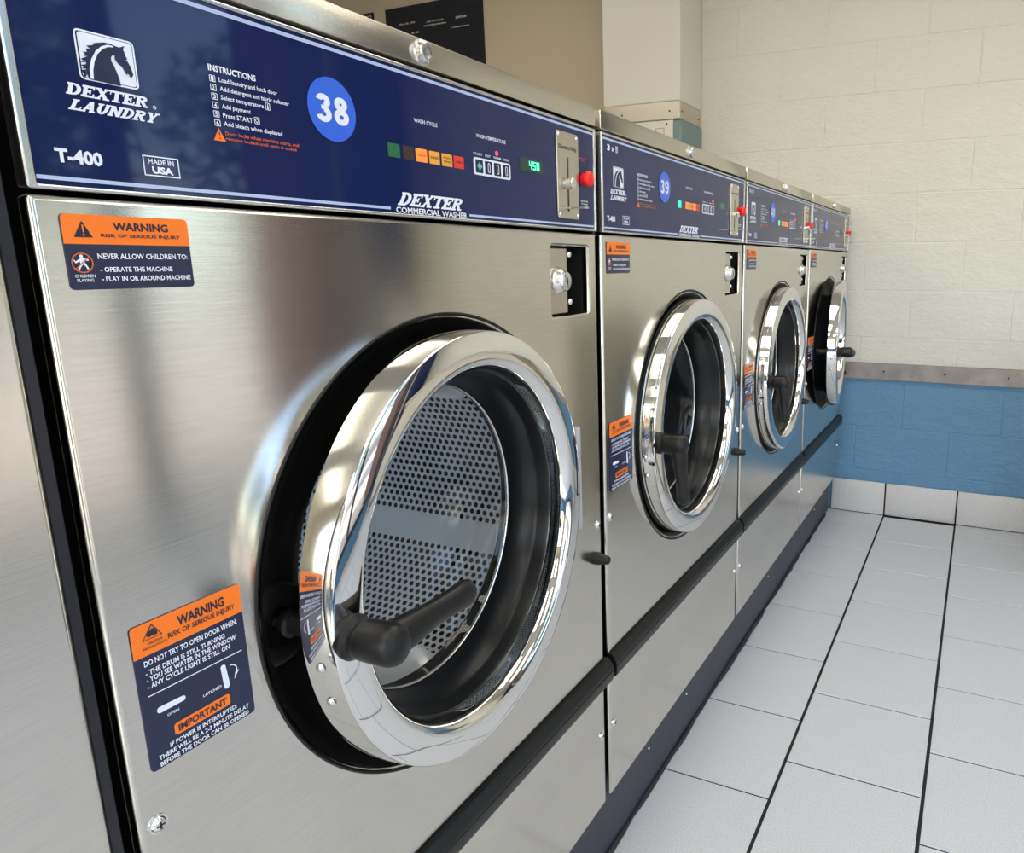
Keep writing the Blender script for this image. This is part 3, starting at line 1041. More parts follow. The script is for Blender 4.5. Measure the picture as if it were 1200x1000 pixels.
X0 = 0.0008    # face of the navy panel
def f_panel_white():
    def g():
        polys = []
        polys += rframe(0.0435, 0.0805, 1.2425, 1.2730, 0.003, 0.0011)
        polys += slab('DEXTER', 0.0336, 0.0868, 1.2317, 1.2390, shear=0.0022, weight=0.29)
        polys += slab('LAUNDRY', 0.0336, 0.0925, 1.2224, 1.2292, shear=0.0040, weight=0.29)
        polys += outline(circ(0.0892, 1.2330, 0.0012, 14), circ(0.0892, 1.2330, 0.0006, 14))
        polys += rframe(0.0758, 0.1012, 1.1863, 1.2000, 0.0004, 0.0008)
        for k in range(6):
            z = 1.2643 - k * 0.0063
            polys += rframe(0.1335, 0.1383, z - 0.0047, z, 0.0006, 0.0005)
        polys += rframe(0.1795, 0.1838, 1.2474, 1.2530, 0.0006, 0.0005)
        polys += rframe(0.1680, 0.1728, 1.2350, 1.2402, 0.0006, 0.0005)
        polys += [circ(0.1817, 1.2489, 0.0009, 8), [(0.1813, 1.249), (0.1821, 1.249), (0.1821, 1.2522), (0.1813, 1.2522)]]
        polys += outline([(0.1704, 1.2396), (0.1724, 1.2376), (0.1704, 1.2356), (0.1684, 1.2376)], [(0.1704, 1.2388), (0.1716, 1.2376), (0.1704, 1.2364), (0.1692, 1.2376)])
        # cup pictogram after "3 x"
        polys += outline([(0.0535, 1.3035), (0.0610, 1.3035), (0.0602, 1.2940), (0.0543, 1.2940)], [(0.0545, 1.3025), (0.0600, 1.3025), (0.0594, 1.2950), (0.0551, 1.2950)])
        for dx in (0, 0.0022):
            polys.append([(0.0554 + dx, 1.3015), (0.0563 + dx, 1.3015), (0.0563 + dx, 1.2960), (0.0554 + dx, 1.2960)])
        polys += slab('DEXTER', 0.3206, 0.4275, 1.1828, 1.1958, shear=0.0085, weight=0.29)
        lines = [('T-400', 0.0217, 0.0496, 1.1888, 1.1978, 0.045), ('MADE IN', 0.0795, 0.0975, 1.1945, 1.1980, 0.02), ('USA', 0.0815, 0.0965, 1.1880, 1.1930, 0.045),
                 ('3', 0.0250, 0.0345, 1.2940, 1.3035, 0.04), ('x', 0.0395, 0.0480, 1.2945, 1.3005, 0.03),
                 ('INSTRUCTIONS', 0.1335, 0.1734, 1.2672, 1.2719, 0.03),
                 ('Load laundry and latch door', 0.1411, 0.1922, 1.2596, 1.2639, 0.015), ('Add detergent and fabric softener', 0.1411, 0.2028, 1.2533, 1.2576, 0.015),
                 ('Select temperature', 0.1411, 0.1780, 1.2471, 1.2514, 0.015), ('Add payment', 0.1411, 0.1655, 1.2408, 1.2450, 0.015),
                 ('Press START', 0.1411, 0.1665, 1.2350, 1.2387, 0.015), ('Add bleach when displayed', 0.1411, 0.1930, 1.2282, 1.2325, 0.015),
                 ('WASH CYCLE', 0.3526, 0.3883, 1.2663, 1.2702, 0.015), ('WASH TEMPERATURE', 0.4538, 0.5110, 1.2662, 1.2703, 0.015),
                 ('START', 0.4469, 0.4640, 1.2468, 1.2494, 0.015), ('HOT', 0.4690, 0.4795, 1.2467, 1.2493, 0.015), ('WARM', 0.4850, 0.5000, 1.2467, 1.2493, 0.015), ('COLD', 0.5035, 0.5174, 1.2467, 1.2493, 0.015),
                 ('COMMERCIAL WASHER', 0.3183, 0.4300, 1.1752, 1.1812, 0.02),
                 ('Push and hold', 0.6925, 0.7125, 1.2122, 1.2150, 0.01), ('for 3 seconds', 0.6935, 0.7120, 1.2085, 1.2110, 0.01)]
        for k in range(6):
            z = 1.2643 - k * 0.0063
            lines.append((str(k + 1), 0.1348, 0.1370, z - 0.0040, z - 0.0008, 0.02))
        return print_mesh(X0 + 0.0005, lines, polys)
    return g

def f_emblem_white():
    return print_mesh(X0 + 0.0005, (), [rrect(0.0455, 0.0790, 1.2440, 1.2715, 0.002, 3)])
def f_emblem_dark():
    h, c, s = horse()
    return print_mesh(X0 + 0.0008, (), [h] + s)
def f_emblem_mane():
    h, c, s = horse()
    return print_mesh(X0 + 0.0011, (), [c])

def f_stripes():
    z = [(0.0095, 0.7305, 1.3088, 1.3118), (0.0095, 0.3110, 1.1778, 1.1803), (0.4345, 0.7305, 1.1778, 1.1803)]
    return print_mesh(X0 + 0.0004, (), [[(a, c), (b, c), (b, d), (a, d)] for a, b, c, d in z])

def f_navy():
    return boxmesh([(-0.006, X0, 0.0062, 0.7338, 1.1740, 1.3148)])

def f_orange_text():
    return print_mesh(X0 + 0.0005, [('Door locks when machine starts, and', 0.1414, 0.2085, 1.2220, 1.2252, 0.012), ('remains locked until cycle is ended', 0.1414, 0.2055, 1.2180, 1.2212, 0.012)])
def f_tri():
    return print_mesh(X0 + 0.0005, (), [[(0.1362, 1.2268), (0.1312, 1.2174), (0.1412, 1.2174)]])
def f_tri_mark():
    return print_mesh(X0 + 0.0008, (), [[(0.1357, 1.2240), (0.1367, 1.2240), (0.1364, 1.2205), (0.1360, 1.2205)], circ(0.1362, 1.2191, 0.0006, 8)])

def seven(ch, y, z, w_, h_, t):
    on = {'4': 'fgbc', '5': 'afgcd', '0': 'abcdef', '8': 'abcdefg'}[ch]
    R = {'a': (y, y + w_, z + h_ - t, z + h_), 'd': (y, y + w_, z, z + t), 'g': (y, y + w_, z + h_ / 2 - t / 2, z + h_ / 2 + t / 2),
         'f': (y, y + t, z + h_ / 2, z + h_), 'b': (y + w_ - t, y + w_, z + h_ / 2, z + h_), 'e': (y, y + t, z, z + h_ / 2), 'c': (y + w_ - t, y + w_, z, z + h_ / 2)}
    return [[(R[s][0], R[s][2]), (R[s][1], R[s][2]), (R[s][1], R[s][3]), (R[s][0], R[s][3])] for s in on]

def f_label(y0, y1, z0, z1, r=0.003):
    return lambda: plate([rrect(y0, y1, z0, z1, r, 4)], 0.0008, 0.0007)

def warning_small(w_, idx):
    L1 = P('warning_label', 'wl1', f_label(0.0185, 0.1015, 1.1088, 1.1575), 'label_navy', w_, label='upper orange and navy warning sticker about children')
    P('orange_band', 'wl1o', lambda: print_mesh(0.0011, (), [rrect(0.0185, 0.1015, 1.1530, 1.1575, 0.003, 4)[:10] + [(0.0185, 1.1384), (0.1015, 1.1384)]]), 'orange', L1, label='orange band')
    P('dark_lettering', 'wl1d', lambda: print_mesh(0.0014, [('WARNING', 0.0494, 0.0866, 1.1476, 1.1532, 0.035), ('RISK OF SERIOUS INJURY', 0.0411, 0.0948, 1.1424, 1.1455, 0.025)],
      [[(0.0306, 1.1533), (0.0249, 1.1428), (0.0361, 1.1428)]]), 'dark_ink', L1)
    P('orange_mark', 'wl1m', lambda: print_mesh(0.0017, (), [[(0.0300, 1.1508), (0.0312, 1.1508), (0.0309, 1.1458), (0.0303, 1.1458)], circ(0.0306, 1.1443, 0.0007, 8)]), 'orange', L1)
    def wh():
        man = [circ(0.0272, 1.1306, 0.0011, 10), [(0.0255, 1.1290), (0.0285, 1.1298), (0.0290, 1.1262), (0.0262, 1.1255)],
               [(0.0285, 1.1295), (0.0315, 1.1285), (0.0312, 1.1275), (0.0283, 1.1280)], [(0.0260, 1.1290), (0.0235, 1.1272), (0.0228, 1.1285), (0.0222, 1.1280), (0.0234, 1.1260), (0.0262, 1.1276)],
               [(0.0275, 1.1258), (0.0292, 1.1260), (0.0305, 1.1235), (0.0308, 1.1222), (0.0298, 1.1222), (0.0292, 1.1236)], [(0.0262, 1.1258), (0.0278, 1.1256), (0.0262, 1.1235), (0.0248, 1.1212), (0.0240, 1.1216), (0.0252, 1.1238)]]
        return print_mesh(0.0012, [('NEVER ALLOW CHILDREN TO:', 0.0372, 0.0984, 1.1288, 1.1325, 0.02), ('- OPERATE THE MACHINE', 0.0376, 0.0862, 1.1202, 1.1236, 0.02), ('- PLAY IN OR AROUND MACHINE', 0.0377, 0.0988, 1.1140, 1.1175, 0.02),
                                   ('CHILDREN', 0.0218, 0.0339, 1.1168, 1.1188, 0.01), ('PLAYING', 0.0227, 0.0327, 1.1140, 1.1160, 0.01)], man)
    P('white_lettering', 'wl1w', wh, 'white_ink', L1)
    P('red_circle', 'wl1c', lambda: print_mesh(0.0015, (), outline(circ(0.0272, 1.1263, 0.0066, 28), circ(0.0272, 1.1263, 0.0058, 28)) + [[(0.0227, 1.1226), (0.0231, 1.1221), (0.0318, 1.1300), (0.0314, 1.1305)]]), 'orange_ink', L1)

def hand_shape(y, z, ang, l):
    pts = []
    for k in range(20):
        a = 2 * math.pi * k / 20
        r = 0.0022 if math.cos(a) > 0 else 0.0026
        px = (l / 2 if math.cos(a) > 0 else -l / 2) + r * math.cos(a)
        py = r * math.sin(a)
        pts.append((px, py))
    pts = sorted(pts, key=lambda p: math.atan2(p[1] * 6, p[0]))
    c, s = math.cos(R_(ang)), math.sin(R_(ang))
    return [(y + a * c - b * s, z + a * s + b * c) for a, b in pts]

def warning_large(w_):
    L2 = P('warning_label', 'wl2', f_label(0.0183, 0.1050, 0.7487, 0.8670), 'label_navy', w_, label='lower tall orange and navy warning sticker beside the door')
    P('orange_band', 'wl2o', lambda: print_mesh(0.0011, (), [rrect(0.0183, 0.1050, 0.8600, 0.8670, 0.003, 4)[:10] + [(0.0183, 0.8418), (0.1050, 0.8418)]]), 'orange', L2, label='orange band')
    P('orange_tablet', 'wl2t', lambda: print_mesh(0.0011, (), [rrect(0.0385, 0.0847, 0.7678, 0.7778, 0.0025, 4)]), 'orange', L2, label='orange tablet')
    def dk():
        tri = outline([(0.0336, 0.8650), (0.0255, 0.8535), (0.0405, 0.8535)], [(0.0336, 0.8636), (0.0266, 0.8541), (0.0394, 0.8541)])
        hand = [[(0.0300, 0.8598), (0.0345, 0.8612), (0.0372, 0.8578), (0.0368, 0.8552), (0.0335, 0.8556), (0.0305, 0.8552), (0.0290, 0.8570)]]
        return print_mesh(0.0014, [('WARNING', 0.0522, 0.0903, 0.8535, 0.8618, 0.035), ('RISK OF SERIOUS INJURY', 0.0440, 0.0986, 0.8462, 0.8532 - 0.0015, 0.025), ('OBSERVE', 0.0290, 0.0400, 0.8495, 0.8515, 0.01), ('PRECAUTIONS', 0.0255, 0.0430, 0.8462, 0.8482, 0.01), ('IMPORTANT', 0.0415, 0.0815, 0.7698, 0.7758, 0.035)], tri + hand)
    P('dark_lettering', 'wl2d', dk, 'dark_ink', L2)
    def wh():
        arrow = [[(0.0881 + 0.006 * math.sin(R_(t)), 0.7955 + 0.006 * math.cos(R_(t))), (0.0881 + 0.006 * math.sin(R_(t + 14)), 0.7955 + 0.006 * math.cos(R_(t + 14))),
                  (0.0881 + 0.0050 * math.sin(R_(t + 14)), 0.7955 + 0.0050 * math.cos(R_(t + 14))), (0.0881 + 0.0050 * math.sin(R_(t)), 0.7955 + 0.0050 * math.cos(R_(t)))] for t in range(0, 112, 14)]
        arrow.append([(0.0955, 0.7940), (0.0918, 0.7928), (0.0905, 0.7872)])
        pol = [[(0.0237, 0.8104), (0.1000, 0.8092), (0.1000, 0.8084), (0.0237, 0.8096)], hand_shape(0.0393, 0.7950, -2, 0.017), hand_shape(0.0830, 0.7938, 94, 0.017)] + arrow
        return print_mesh(0.0012, [('DO NOT TRY TO OPEN DOOR WHEN:', 0.0246, 0.0988, 0.8336, 0.8382, 0.02), ('- THE DRUM IS STILL TURNING', 0.0246, 0.0872, 0.8262, 0.8304, 0.02), ('- YOU SEE WATER IN THE WINDOW', 0.0246, 0.0963, 0.8208, 0.8250, 0.02),
                                   ('- ANY CYCLE LIGHT IS STILL ON', 0.0245, 0.0902, 0.8153, 0.8195, 0.02), ('OPEN', 0.0350, 0.0440, 0.7868, 0.7890, 0.015), ('LATCHED', 0.0634, 0.0791, 0.7862, 0.7886, 0.015),
                                   ('IF POWER IS INTERRUPTED:', 0.0337, 0.0894, 0.7612, 0.7650, 0.02), ('THERE WILL BE A 2-3 MINUTE DELAY', 0.0244, 0.0998, 0.7555, 0.7593, 0.02), ('BEFORE THE DOOR CAN BE OPENED', 0.0248, 0.0990, 0.7500, 0.7538, 0.02)], pol)
    P('white_lettering', 'wl2w', wh, 'white_ink', L2)

def washer(idx, label, number, theta, lever, lamps, temp):
    w_ = thing('washing_machine', label, 'washing machine', (0, idx * W, 0), 'stainless washers in a row')
    P('cabinet_shell', 'body', f_body, 'side', w_, label='dark painted shell')
    P('filler_strip', 'filler', lambda: boxmesh([(-0.012, -0.006, 0.7385, 0.7470, 0.172, 1.318)], bev=0.001), 'side', w_, label='dark strip in the gap to the next machine')
    fp = P('front_panel', 'front', f_front, 'steel', w_)
    lid = P('lid', 'lid', f_lid, 'steel_lid', w_)
    P('lock', 'lock', f_lock, 'edge', lid, label='round chrome key lock')
    lp = P('lower_panel', 'lower', lambda: plate([rrect(0.003, 0.737, 0.176, 0.412, 0.003, 2)], 0.0, 0.014, bev=0.0038), 'steel', w_)
    P('trim_strip', 'strip', f_strip, 'black', w_, label='black moulded strip between the panels')
    for y, z in ((0.0165, 0.706), (0.7245, 0.706), (0.018, 0.3165), (0.7240, 0.3190)):
        sc = P('screw', 'screw', f_screw, 'chrome', w_, loc=(0, y, z))
        P('cross_slot', 'cross', f_cross, 'matte_black', sc)
    P('rubber_bumper', 'bumper', f_bumper, 'black', w_, label='small black stub at the right edge')
    # coin box recess
    P('lock_recess', 'recess', lambda: plate_recess(), 'matte_black', fp, label='black recess with a white cut edge')
    P('hasp_plate', 'hasp', lambda: boxmesh([(-0.012, -0.006, 0.6115, 0.6600, 1.0545, 1.1460)], bev=0.001), 'steel_lid', fp)
    def coinlock():
        bm = bmesh.new()
        lathe(bm, [(-0.007, 0.0195), (-0.002, 0.0190), (0.002, 0.017), (0.005, 0.0145), (0.0065, 0.0135), (0.010, 0.0125), (0.011, 0.0110), (0.0112, 0.0)], c=(0, 0.6320, 1.1005), n=28)
        return to_mesh(bm, 'coinlock', True)
    P('round_lock', 'coinlock', coinlock, 'edge', fp)
    P('keyway', 'keyway', lambda: boxmesh([(0.0108, 0.0116, 0.6312, 0.6328, 1.0955, 1.1055), (0.0108, 0.0116, 0.6290, 0.6350, 1.0990, 1.1005)]), 'matte_black', fp)
    for z in (1.1375, 1.0700):
        P('bolt', 'bolt', lambda: _ball(0.0052), 'chrome', fp, loc=(-0.010, 0.6705, z))
    # control panel
    cp = P('control_panel', 'navy', f_navy, 'navy', w_, label='navy control panel')
    P('panel_frame', 'pframe', f_panel_frame, 'edge', cp, label='bright metal edge')
    P('stripes', 'stripes', f_stripes, 'stripe', cp, label='pale blue border stripes')
    P('white_lettering', 'pwhite', f_panel_white(), 'white_ink', cp, label='white printing')
    P('emblem_field', 'ew', f_emblem_white, 'white_ink', cp)
    P('horse_emblem', 'eh', f_emblem_dark, 'label_navy', cp, label='navy horse head emblem')
    P('horse_crest', 'em', f_emblem_mane, 'white_ink', cp)
    P('orange_lettering', 'ot', f_orange_text, 'orange_ink', cp)
    P('warning_triangle', 'tri', f_tri, 'orange', cp)
    P('exclamation_mark', 'trim', f_tri_mark, 'dark_ink', cp)
    P('red_lettering', 'redt', lambda: print_mesh(X0 + 0.0005, [('EMERGENCY', 0.6880, 0.7110, 1.2712, 1.2735, 0.01), ('STOP', 0.6940, 0.7050, 1.2680, 1.2703, 0.01)]), 'red_ink', cp)
    if number:
        P('number_sticker', 'numdisc', lambda: print_mesh(X0 + 0.0007, (), [circ(0.2482, 1.2594, 0.0268, 48)]), 'sticker_blue', cp, label='round blue sticker reading ' + number)
        P('number', 'num' + number, lambda: print_mesh(X0 + 0.0010, (), digits(number, 0.2305, 0.2662, 1.2475, 1.2712)), 'white_ink', cp)
    sq = [(0.3134, 0.3295), (0.3338, 0.3498), (0.3525, 0.3690), (0.3728, 0.3889), (0.3925, 0.4093), (0.4122, 0.4293)]
    names = ['', '', 'WASH', 'RINSE', 'FINAL RINSE', 'SPIN']
    for k, (a, b) in enumerate(sq):
        if lamps[k]:
            P('indicator_lamp', 'lamp%d%s' % (k, lamps[k]), (lambda a=a, b=b: plate([rrect(a, b, 1.2283, 1.2412, 0.001, 2)], X0 + 0.0005, 0.0004)), lamps[k], cp, label=lamps[k].replace('_', ' '))
    ll = [('WASH', 0.3550, 0.3665, 1.2335, 1.2360, 0.01), ('RINSE', 0.3750, 0.3868, 1.2335, 1.2360, 0.01), ('FINAL', 0.3950, 0.4065, 1.2358, 1.2380, 0.01), ('RINSE', 0.3950, 0.4065, 1.2320, 1.2342, 0.01), ('SPIN', 0.4155, 0.4260, 1.2335, 1.2360, 0.01)]
    P('lamp_lettering', 'lampt', lambda: print_mesh(X0 + 0.0009, ll), 'dark_ink', cp)
    P('keypad', 'keypad', lambda: plate([rrect(0.4472, 0.5187, 1.2252, 1.2442, 0.003, 3)], X0 + 0.0006, 0.0006), 'white_ink', cp, label='white keypad')
    for k in range(4):
        a = 0.4500 + k * 0.0175
        P('key', 'key%d' % k, (lambda a=a: plate([rrect(a, a + 0.0135, 1.2275, 1.2420, 0.001, 2)], X0 + 0.0010, 0.0006)), 'label_navy', cp)
        if k:
            P('key_mark', 'km%d' % k, (lambda a=a: print_mesh(X0 + 0.0014, (), outline(rrect(a + 0.0047, a + 0.0092, 1.2292, 1.2402, 0.002, 3), rrect(a + 0.0057, a + 0.0082, 1.2300, 1.2394, 0.0012, 3)))), 'white_ink', cp)
    P('start_mark', 'smk', lambda: print_mesh(X0 + 0.0014, (), [[(0.4567, 1.2395), (0.4615, 1.2347), (0.4567, 1.2300), (0.4519, 1.2347)]]), 'key_teal', cp)
    P('led', 'led%d%d' % (temp, idx == 3), lambda: _dome(0.0026, (X0, (0.4555, 0.4745, 0.4923, 0.5105)[temp], 1.2532)), 'led_off' if idx == 3 else 'led', cp, label='small round indicator light')
    P('display', 'disp', lambda: plate([rrect(0.5400, 0.5932, 1.2393, 1.2556, 0.0008, 1)], X0 + 0.0005, 0.0005), 'display', cp, label='dark green display')
    P('digits', 'dig', lambda: print_mesh(X0 + 0.0010, (), seven('4', 0.5600, 1.2428, 0.0062, 0.0100, 0.0016) + seven('5', 0.5685, 1.2428, 0.0062, 0.0100, 0.0016) + seven('0', 0.5770, 1.2428, 0.0066, 0.0100, 0.0016)), 'digits', cp, label='green digits') if idx <= 0 else P('digits', 'dig_dim', lambda: print_mesh(X0 + 0.0010, (), seven('4', 0.5600, 1.2428, 0.0062, 0.0100, 0.0016) + seven('5', 0.5685, 1.2428, 0.0062, 0.0100, 0.0016) + seven('0', 0.5770, 1.2428, 0.0066, 0.0100, 0.0016)), 'digits_dim', cp, label='faint green digits')
    P('coin_plate', 'coinp', lambda: plate([rrect(0.6245, 0.6825, 1.1862, 1.3010, 0.005, 4)], X0 + 0.0035, 0.0035, bev=0.0006), 'steel_lid', cp, label='brushed steel coin plate')
    P('coin_lettering', 'coint', lambda: print_mesh(X0 + 0.0040, [('Quarters Only', 0.6290, 0.6765, 1.2765, 1.2835, 0.012)]), 'dark_ink', cp)
    P('coin_slot', 'coins', lambda: boxmesh([(X0 + 0.003, X0 + 0.0040, 0.6520, 0.6534, 1.2400, 1.2680), (X0 + 0.003, X0 + 0.0040, 0.6508, 0.6535, 1.1960, 1.2260)]), 'matte_black', cp)
    for y in (0.6295, 0.6775):
        for z in (1.1915, 1.2955):
            P('plate_screw', 'ps', lambda: _dome(0.0026, (0, 0, 0)), 'chrome', cp, loc=(X0 + 0.0035, y, z))
    def knob():
        bm = bmesh.new()
        lathe(bm, [(0, 0.0055), (0.004, 0.0055), (0.0045, 0.0070), (0.0110, 0.0070), (0.0120, 0.0062), (0.0122, 0)], c=(X0 + 0.003, 0.6490, 1.2335), n=20)
        return to_mesh(bm, 'knob', True)
    P('coin_knob', 'knob', knob, 'edge', cp)
    P('coin_slide', 'slide', lambda: boxmesh([(X0 + 0.003, X0 + 0.034, 0.6440, 0.6560, 1.1990, 1.2015)], bev=0.0008), 'edge', cp)
    def button():
        bm = bmesh.new()
        lathe(bm, [(0, 0.0085), (0.0060, 0.0085), (0.0065, 0.0100), (0.0070, 0.0106), (0.0110, 0.0106), (0.0130, 0.0098), (0.0142, 0.0080), (0.0145, 0)], c=(X0, 0.7010, 1.2440), n=24)
        return to_mesh(bm, 'button', True)
    P('push_button', 'button', button, 'red', cp, label='red round push button')
    warning_small(w_, idx)
    warning_large(w_)
    # door opening
    P('shroud', 'shroud', f_shroud, 'shroud', w_, label='black dished surround behind the door')
    P('outer_tub', 'tub', f_tub, 'matte_black', w_)
    dr = P('drum', 'drum', f_drum, 'drum', w_, label='perforated stainless drum')
    for k, a in enumerate((-78, 42, 162)):
        P('drum_lifter', 'lift%d' % k, f_lifter(R_(a)), 'drum', dr)
    if idx >= 1:  # added black sleeve that keeps the drum dark in the farther machines
        def mouth():
            bm = bmesh.new()
            lathe(bm, [(-0.061, 0.188), (-0.10, 0.184), (-0.15, 0.179), (-0.19, 0.176), (-0.192, 0.182), (-0.15, 0.186), (-0.10, 0.189)], c=(0, YC, ZC), n=72)
            return to_mesh(bm, 'mouth', True, 50)
        P('added_mouth_sleeve', 'mouth', mouth, 'rubber', w_, label='black sleeve added inside the opening to darken the view of the drum')
    def lockset():
        bm = bmesh.new()
        lathe(bm, [(-0.030, 0.040), (-0.018, 0.038), (-0.014, 0.032), (-0.014, 0.020), (-0.022, 0.018), (-0.022, 0.0)], c=(0, 0.1500, 0.802), n=28)
        return to_mesh(bm, 'lockset', True)
    ls = P('door_lock', 'lockset', lockset, 'black', w_, label='round black door lock')
    P('lock_bolt', 'lbolt', lambda: boxmesh([(-0.022, -0.014, 0.146, 0.156, 0.802, 0.809)], bev=0.002), 'brass', ls)
    # door on its hinge
    hinge_y = YC + HO
    d = P('door', 'ring', f_ring, 'chrome', w_, loc=(0.0, hinge_y, ZC), label='round chrome door ring' + (', slightly open' if theta else ''))
    d.rotation_euler = (0, 0, R_(theta))
    P('door_gasket', 'dgask', f_door_gasket, 'rubber', d, label='black rubber seal')
    P('glass_rim', 'brim', f_bowl_rim, 'edge', d)
    P('glass_bowl', 'bowl', f_bowl, 'glass', d, label='clear glass bowl')
    P('handle_base', 'boss', f_boss, 'black', d)
    h = P('handle', 'handle', f_handle, 'black', d, loc=HB, label='black lever handle')
    h.rotation_euler = (R_(lever), 0, 0)
    def latch():
        bm = bmesh.new()
        lathe(bm, [(-0.004, 0.0), (-0.004, 0.013), (-0.010, 0.013), (-0.012, 0.0095), (-0.034, 0.0095), (-0.036, 0.0125), (-0.044, 0.0120), (-0.046, 0.0)], c=(0, HB[1], HB[2]), n=18)
        return to_mesh(bm, 'latch', True)
    P('latch_pin', 'latch', latch, 'black', d, label='black latch pin behind the ring')
    P('hinge', 'hinge', f_hinge, 'grey_hinge', d, label='grey barrel hinge')
    P('hinge_leaf', 'hleaf', f_hinge_leaf, 'grey_hinge', d)
    for a in (187, 196):
        o = P('rim_screw', 'rims', lambda: _dome(0.0045, (0, 0, 0), 'r'), 'chrome', d, loc=(0.012, -HO + RR * math.cos(R_(a)), RR * math.sin(R_(a))))
        o.rotation_euler = (R_(a), 0, 0)
    return w_

def plate_recess():
    bm = bmesh.new()
    box(bm, -0.055, -0.013, 0.606, 0.716, 1.048, 1.152)
    for f in [f for f in bm.faces if f.normal.x > 0.9]:
        bm.faces.remove(f)
    for f in bm.faces:
        f.normal_flip()
    return to_mesh(bm, 'recess')

def _ball(r):
    bm = bmesh.new()
    bmesh.ops.create_uvsphere(bm, u_segments=12, v_segments=8, radius=r)
    return to_mesh(bm, 'ball', True, 80)

def _dome(r, c, axis='x'):
    bm = bmesh.new()
    if axis == 'x':
        lathe(bm, [(0, r), (r * 0.35, r * 0.85), (r * 0.6, r * 0.45), (r * 0.68, 0)], c=c, n=12)
    else:
        lathe(bm, [(0, r), (r * 0.35, r * 0.85), (r * 0.6, r * 0.45), (r * 0.68, 0)], c=c, axis='y', n=12)
    return to_mesh(bm, 'dome', True, 80)

G_, B_, O_, A_, D_ = 'lamp_green_off', 'lamp_brown', 'lamp_orange', 'lamp_amber', 'lamp_red'
washer(-1, 'stainless washer cut off by the left edge of the photo', None, 0, -90, (G_, B_, O_, A_, A_, D_), 1)
washer(0, 'nearest stainless washer with blue sticker 38 and its lever handle pointing right', '38', 4.0, 2, (G_, B_, O_, A_, A_, D_), 2)
washer(1, 'stainless washer with blue sticker 39 and its lever hanging down', '39', 0, -90, ('lamp_green_on', None, O_, A_, O_, D_), 3)
washer(2, 'stainless washer with blue sticker 40, between number 39 and the last washer', '40', 0, -90, ('lamp_green_on', None, O_, A_, O_, O_), 3)
washer(3, 'last stainless washer against the block wall with its round door standing open', '41', 5.8, -8, (None, None, None, None, None, None), 1)

# ------------------------------------------------------------------ ceiling lamps (seen mirrored in the chrome)
k = 0
for y_ in (-2.2, -0.4, 1.5):
    for x_ in (-1.6, 0.2, 1.6):
        t = thing('ceiling_light', 'flat fluorescent ceiling light, %s row, %s' % ({-2.2: 'near', -0.4: 'middle', 1.5: 'far'}[y_], {-1.6: 'over the space behind the washers', 0.2: 'above the washer fronts', 1.6: 'by the window side'}[x_]), 'ceiling light', (x_, y_, CZ), 'fluorescent ceiling lights')
        P('frame', 'clf', lambda: boxmesh([(-0.31, 0.31, -0.62, -0.60, -0.02, 0), (-0.31, 0.31, 0.60, 0.62, -0.02, 0), (-0.31, -0.29, -0.6, 0.6, -0.02, 0), (0.29, 0.31, -0.6, 0.6, -0.02, 0)]), 'white_paint', t)
        P('diffuser', 'cld', lambda: boxmesh([(-0.29, 0.29, -0.60, 0.60, -0.014, -0.004)]), 'tube', t)

# unseen counter, added so the steel mirrors beige instead of the blue wall
fc = thing('added_counter', 'unseen beige counter right of the frame, added to warm the reflections in the steel', 'counter', (1.55, 2.70, 0))
boxes('counter_top', [(-0.56, 0.62, -0.32, 0.30, 0.86, 0.90)], 'laminate', fc, bev=0.004)
boxes('side_panel', [(-0.54, -0.51, -0.30, 0.29, 0.0, 0.859)], 'laminate', fc)
boxes('side_panel', [(0.55, 0.58, -0.30, 0.29, 0.0, 0.859)], 'laminate', fc)
boxes('front_door', [(-0.505, 0.015, -0.29, -0.27, 0.06, 0.85)], 'laminate', fc, bev=0.002)
boxes('front_door', [(0.025, 0.545, -0.29, -0.27, 0.06, 0.85)], 'laminate', fc, bev=0.002)

# dark blue curtain beside the window
bm = bmesh.new()
n = 60
A, B = [], []
for i in range(n + 1):
    y = 2.60 + 0.36 * i / n
    x = RX - 0.05 + 0.022 * math.sin(i * 0.9)
    A.append(bm.verts.new((x, y, 0.1))); B.append(bm.verts.new((x, y, 2.5)))
for i in range(n):
    bm.faces.new((A[i], A[i + 1], B[i + 1], B[i]))
me = to_mesh(bm, 'curtain', True, 80)
cu = new_obj('curtain', me, None, 'curtain')
cu['label'] = 'dark blue curtain hanging beside the window'
cu['category'] = 'curtain'
sm_ = cu.modifiers.new('s', 'SOLIDIFY'); sm_.thickness = 0.004

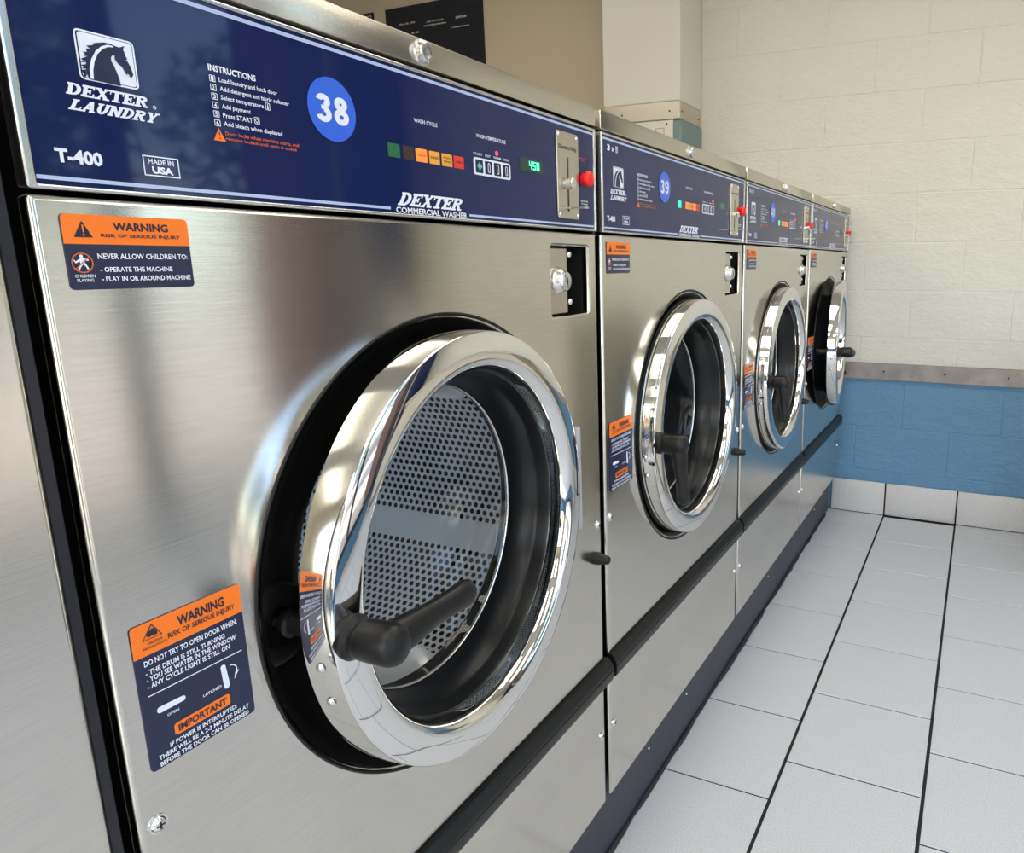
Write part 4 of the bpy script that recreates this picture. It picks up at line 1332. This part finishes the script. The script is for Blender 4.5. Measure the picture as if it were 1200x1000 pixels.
# ------------------------------------------------------------------ outside the window
struct('pavement_outside', boxmesh([(RX + 0.15, RX + 9, -20, 25, -0.12, -0.02)]), 'pavement')
struct('road_outside', boxmesh([(RX + 9, RX + 60, -40, 60, -0.2, -0.1)]), 'asphalt')
col_ = struct('added_column_outside', boxmesh([(RX + 0.55, RX + 1.0, 2.80, 3.34, -0.05, 2.9)]), 'brick')  # unseen column, added to put a dark band into the steel reflections
struct('added_canopy_outside', boxmesh([(RX + 0.15, RX + 1.4, -6, 6, 2.9, 3.0)]), 'stucco')  # unseen overhang, added for the window light and mirror images
def tree(x, y, h, r, seed, label):
    rnd = random.Random(seed)
    t = thing('tree', label, 'tree', (x, y, -0.05))
    bm = bmesh.new()
    tube(bm, [(0, 0, 0), (0.05, 0.03, h * 0.3), (0.0, 0.08, h * 0.62)], [0.14, 0.10, 0.07], n=10)
    for k in range(5):
        a = k * 1.26
        b2 = bmesh.new()
        tube(bm, [(0, 0.05, h * 0.45), (math.cos(a) * r * 0.4, math.sin(a) * r * 0.4, h * 0.65), (math.cos(a) * r * 0.7, math.sin(a) * r * 0.7, h * 0.8)], [0.05, 0.035, 0.015], n=6)
        b2.free()
    new_obj('trunk', to_mesh(bm, 'trunk', True, 60), t, 'bark')
    V, Fc = [], []
    for k in range(2600):
        d = Vector((rnd.gauss(0, 1), rnd.gauss(0, 1), rnd.gauss(0, 1))).normalized() * r * rnd.uniform(0.3, 1) ** 0.6
        c = Vector((d.x, d.y, h * 0.72 + d.z * 0.75))
        u = Vector((rnd.gauss(0, 1), rnd.gauss(0, 1), rnd.gauss(0, 1))).normalized()
        v = u.cross(Vector((rnd.gauss(0, 1), rnd.gauss(0, 1), rnd.gauss(0, 1)))).normalized()
        l_, wd = rnd.uniform(0.10, 0.2), rnd.uniform(0.02, 0.04)
        i = len(V)
        V += [c - u * l_, c + v * wd, c + u * l_, c - v * wd]
        Fc.append((i, i + 1, i + 2, i + 3))
    me = bpy.data.meshes.new('leaves')
    me.from_pydata([tuple(v) for v in V], [], Fc)
    new_obj('foliage', me, t, 'leaf', kind='stuff')
tree(RX + 4.2, 2.6, 3.4, 1.5, 1, 'leafy tree outside the window, nearest the corner')
tree(RX + 5.5, 7.5, 4.0, 1.9, 2, 'taller leafy tree outside, farther along the pavement')
tree(RX + 6.5, -3.0, 3.8, 1.7, 3, 'leafy tree outside beyond the near end of the window')
bpy.context.view_layer.update()
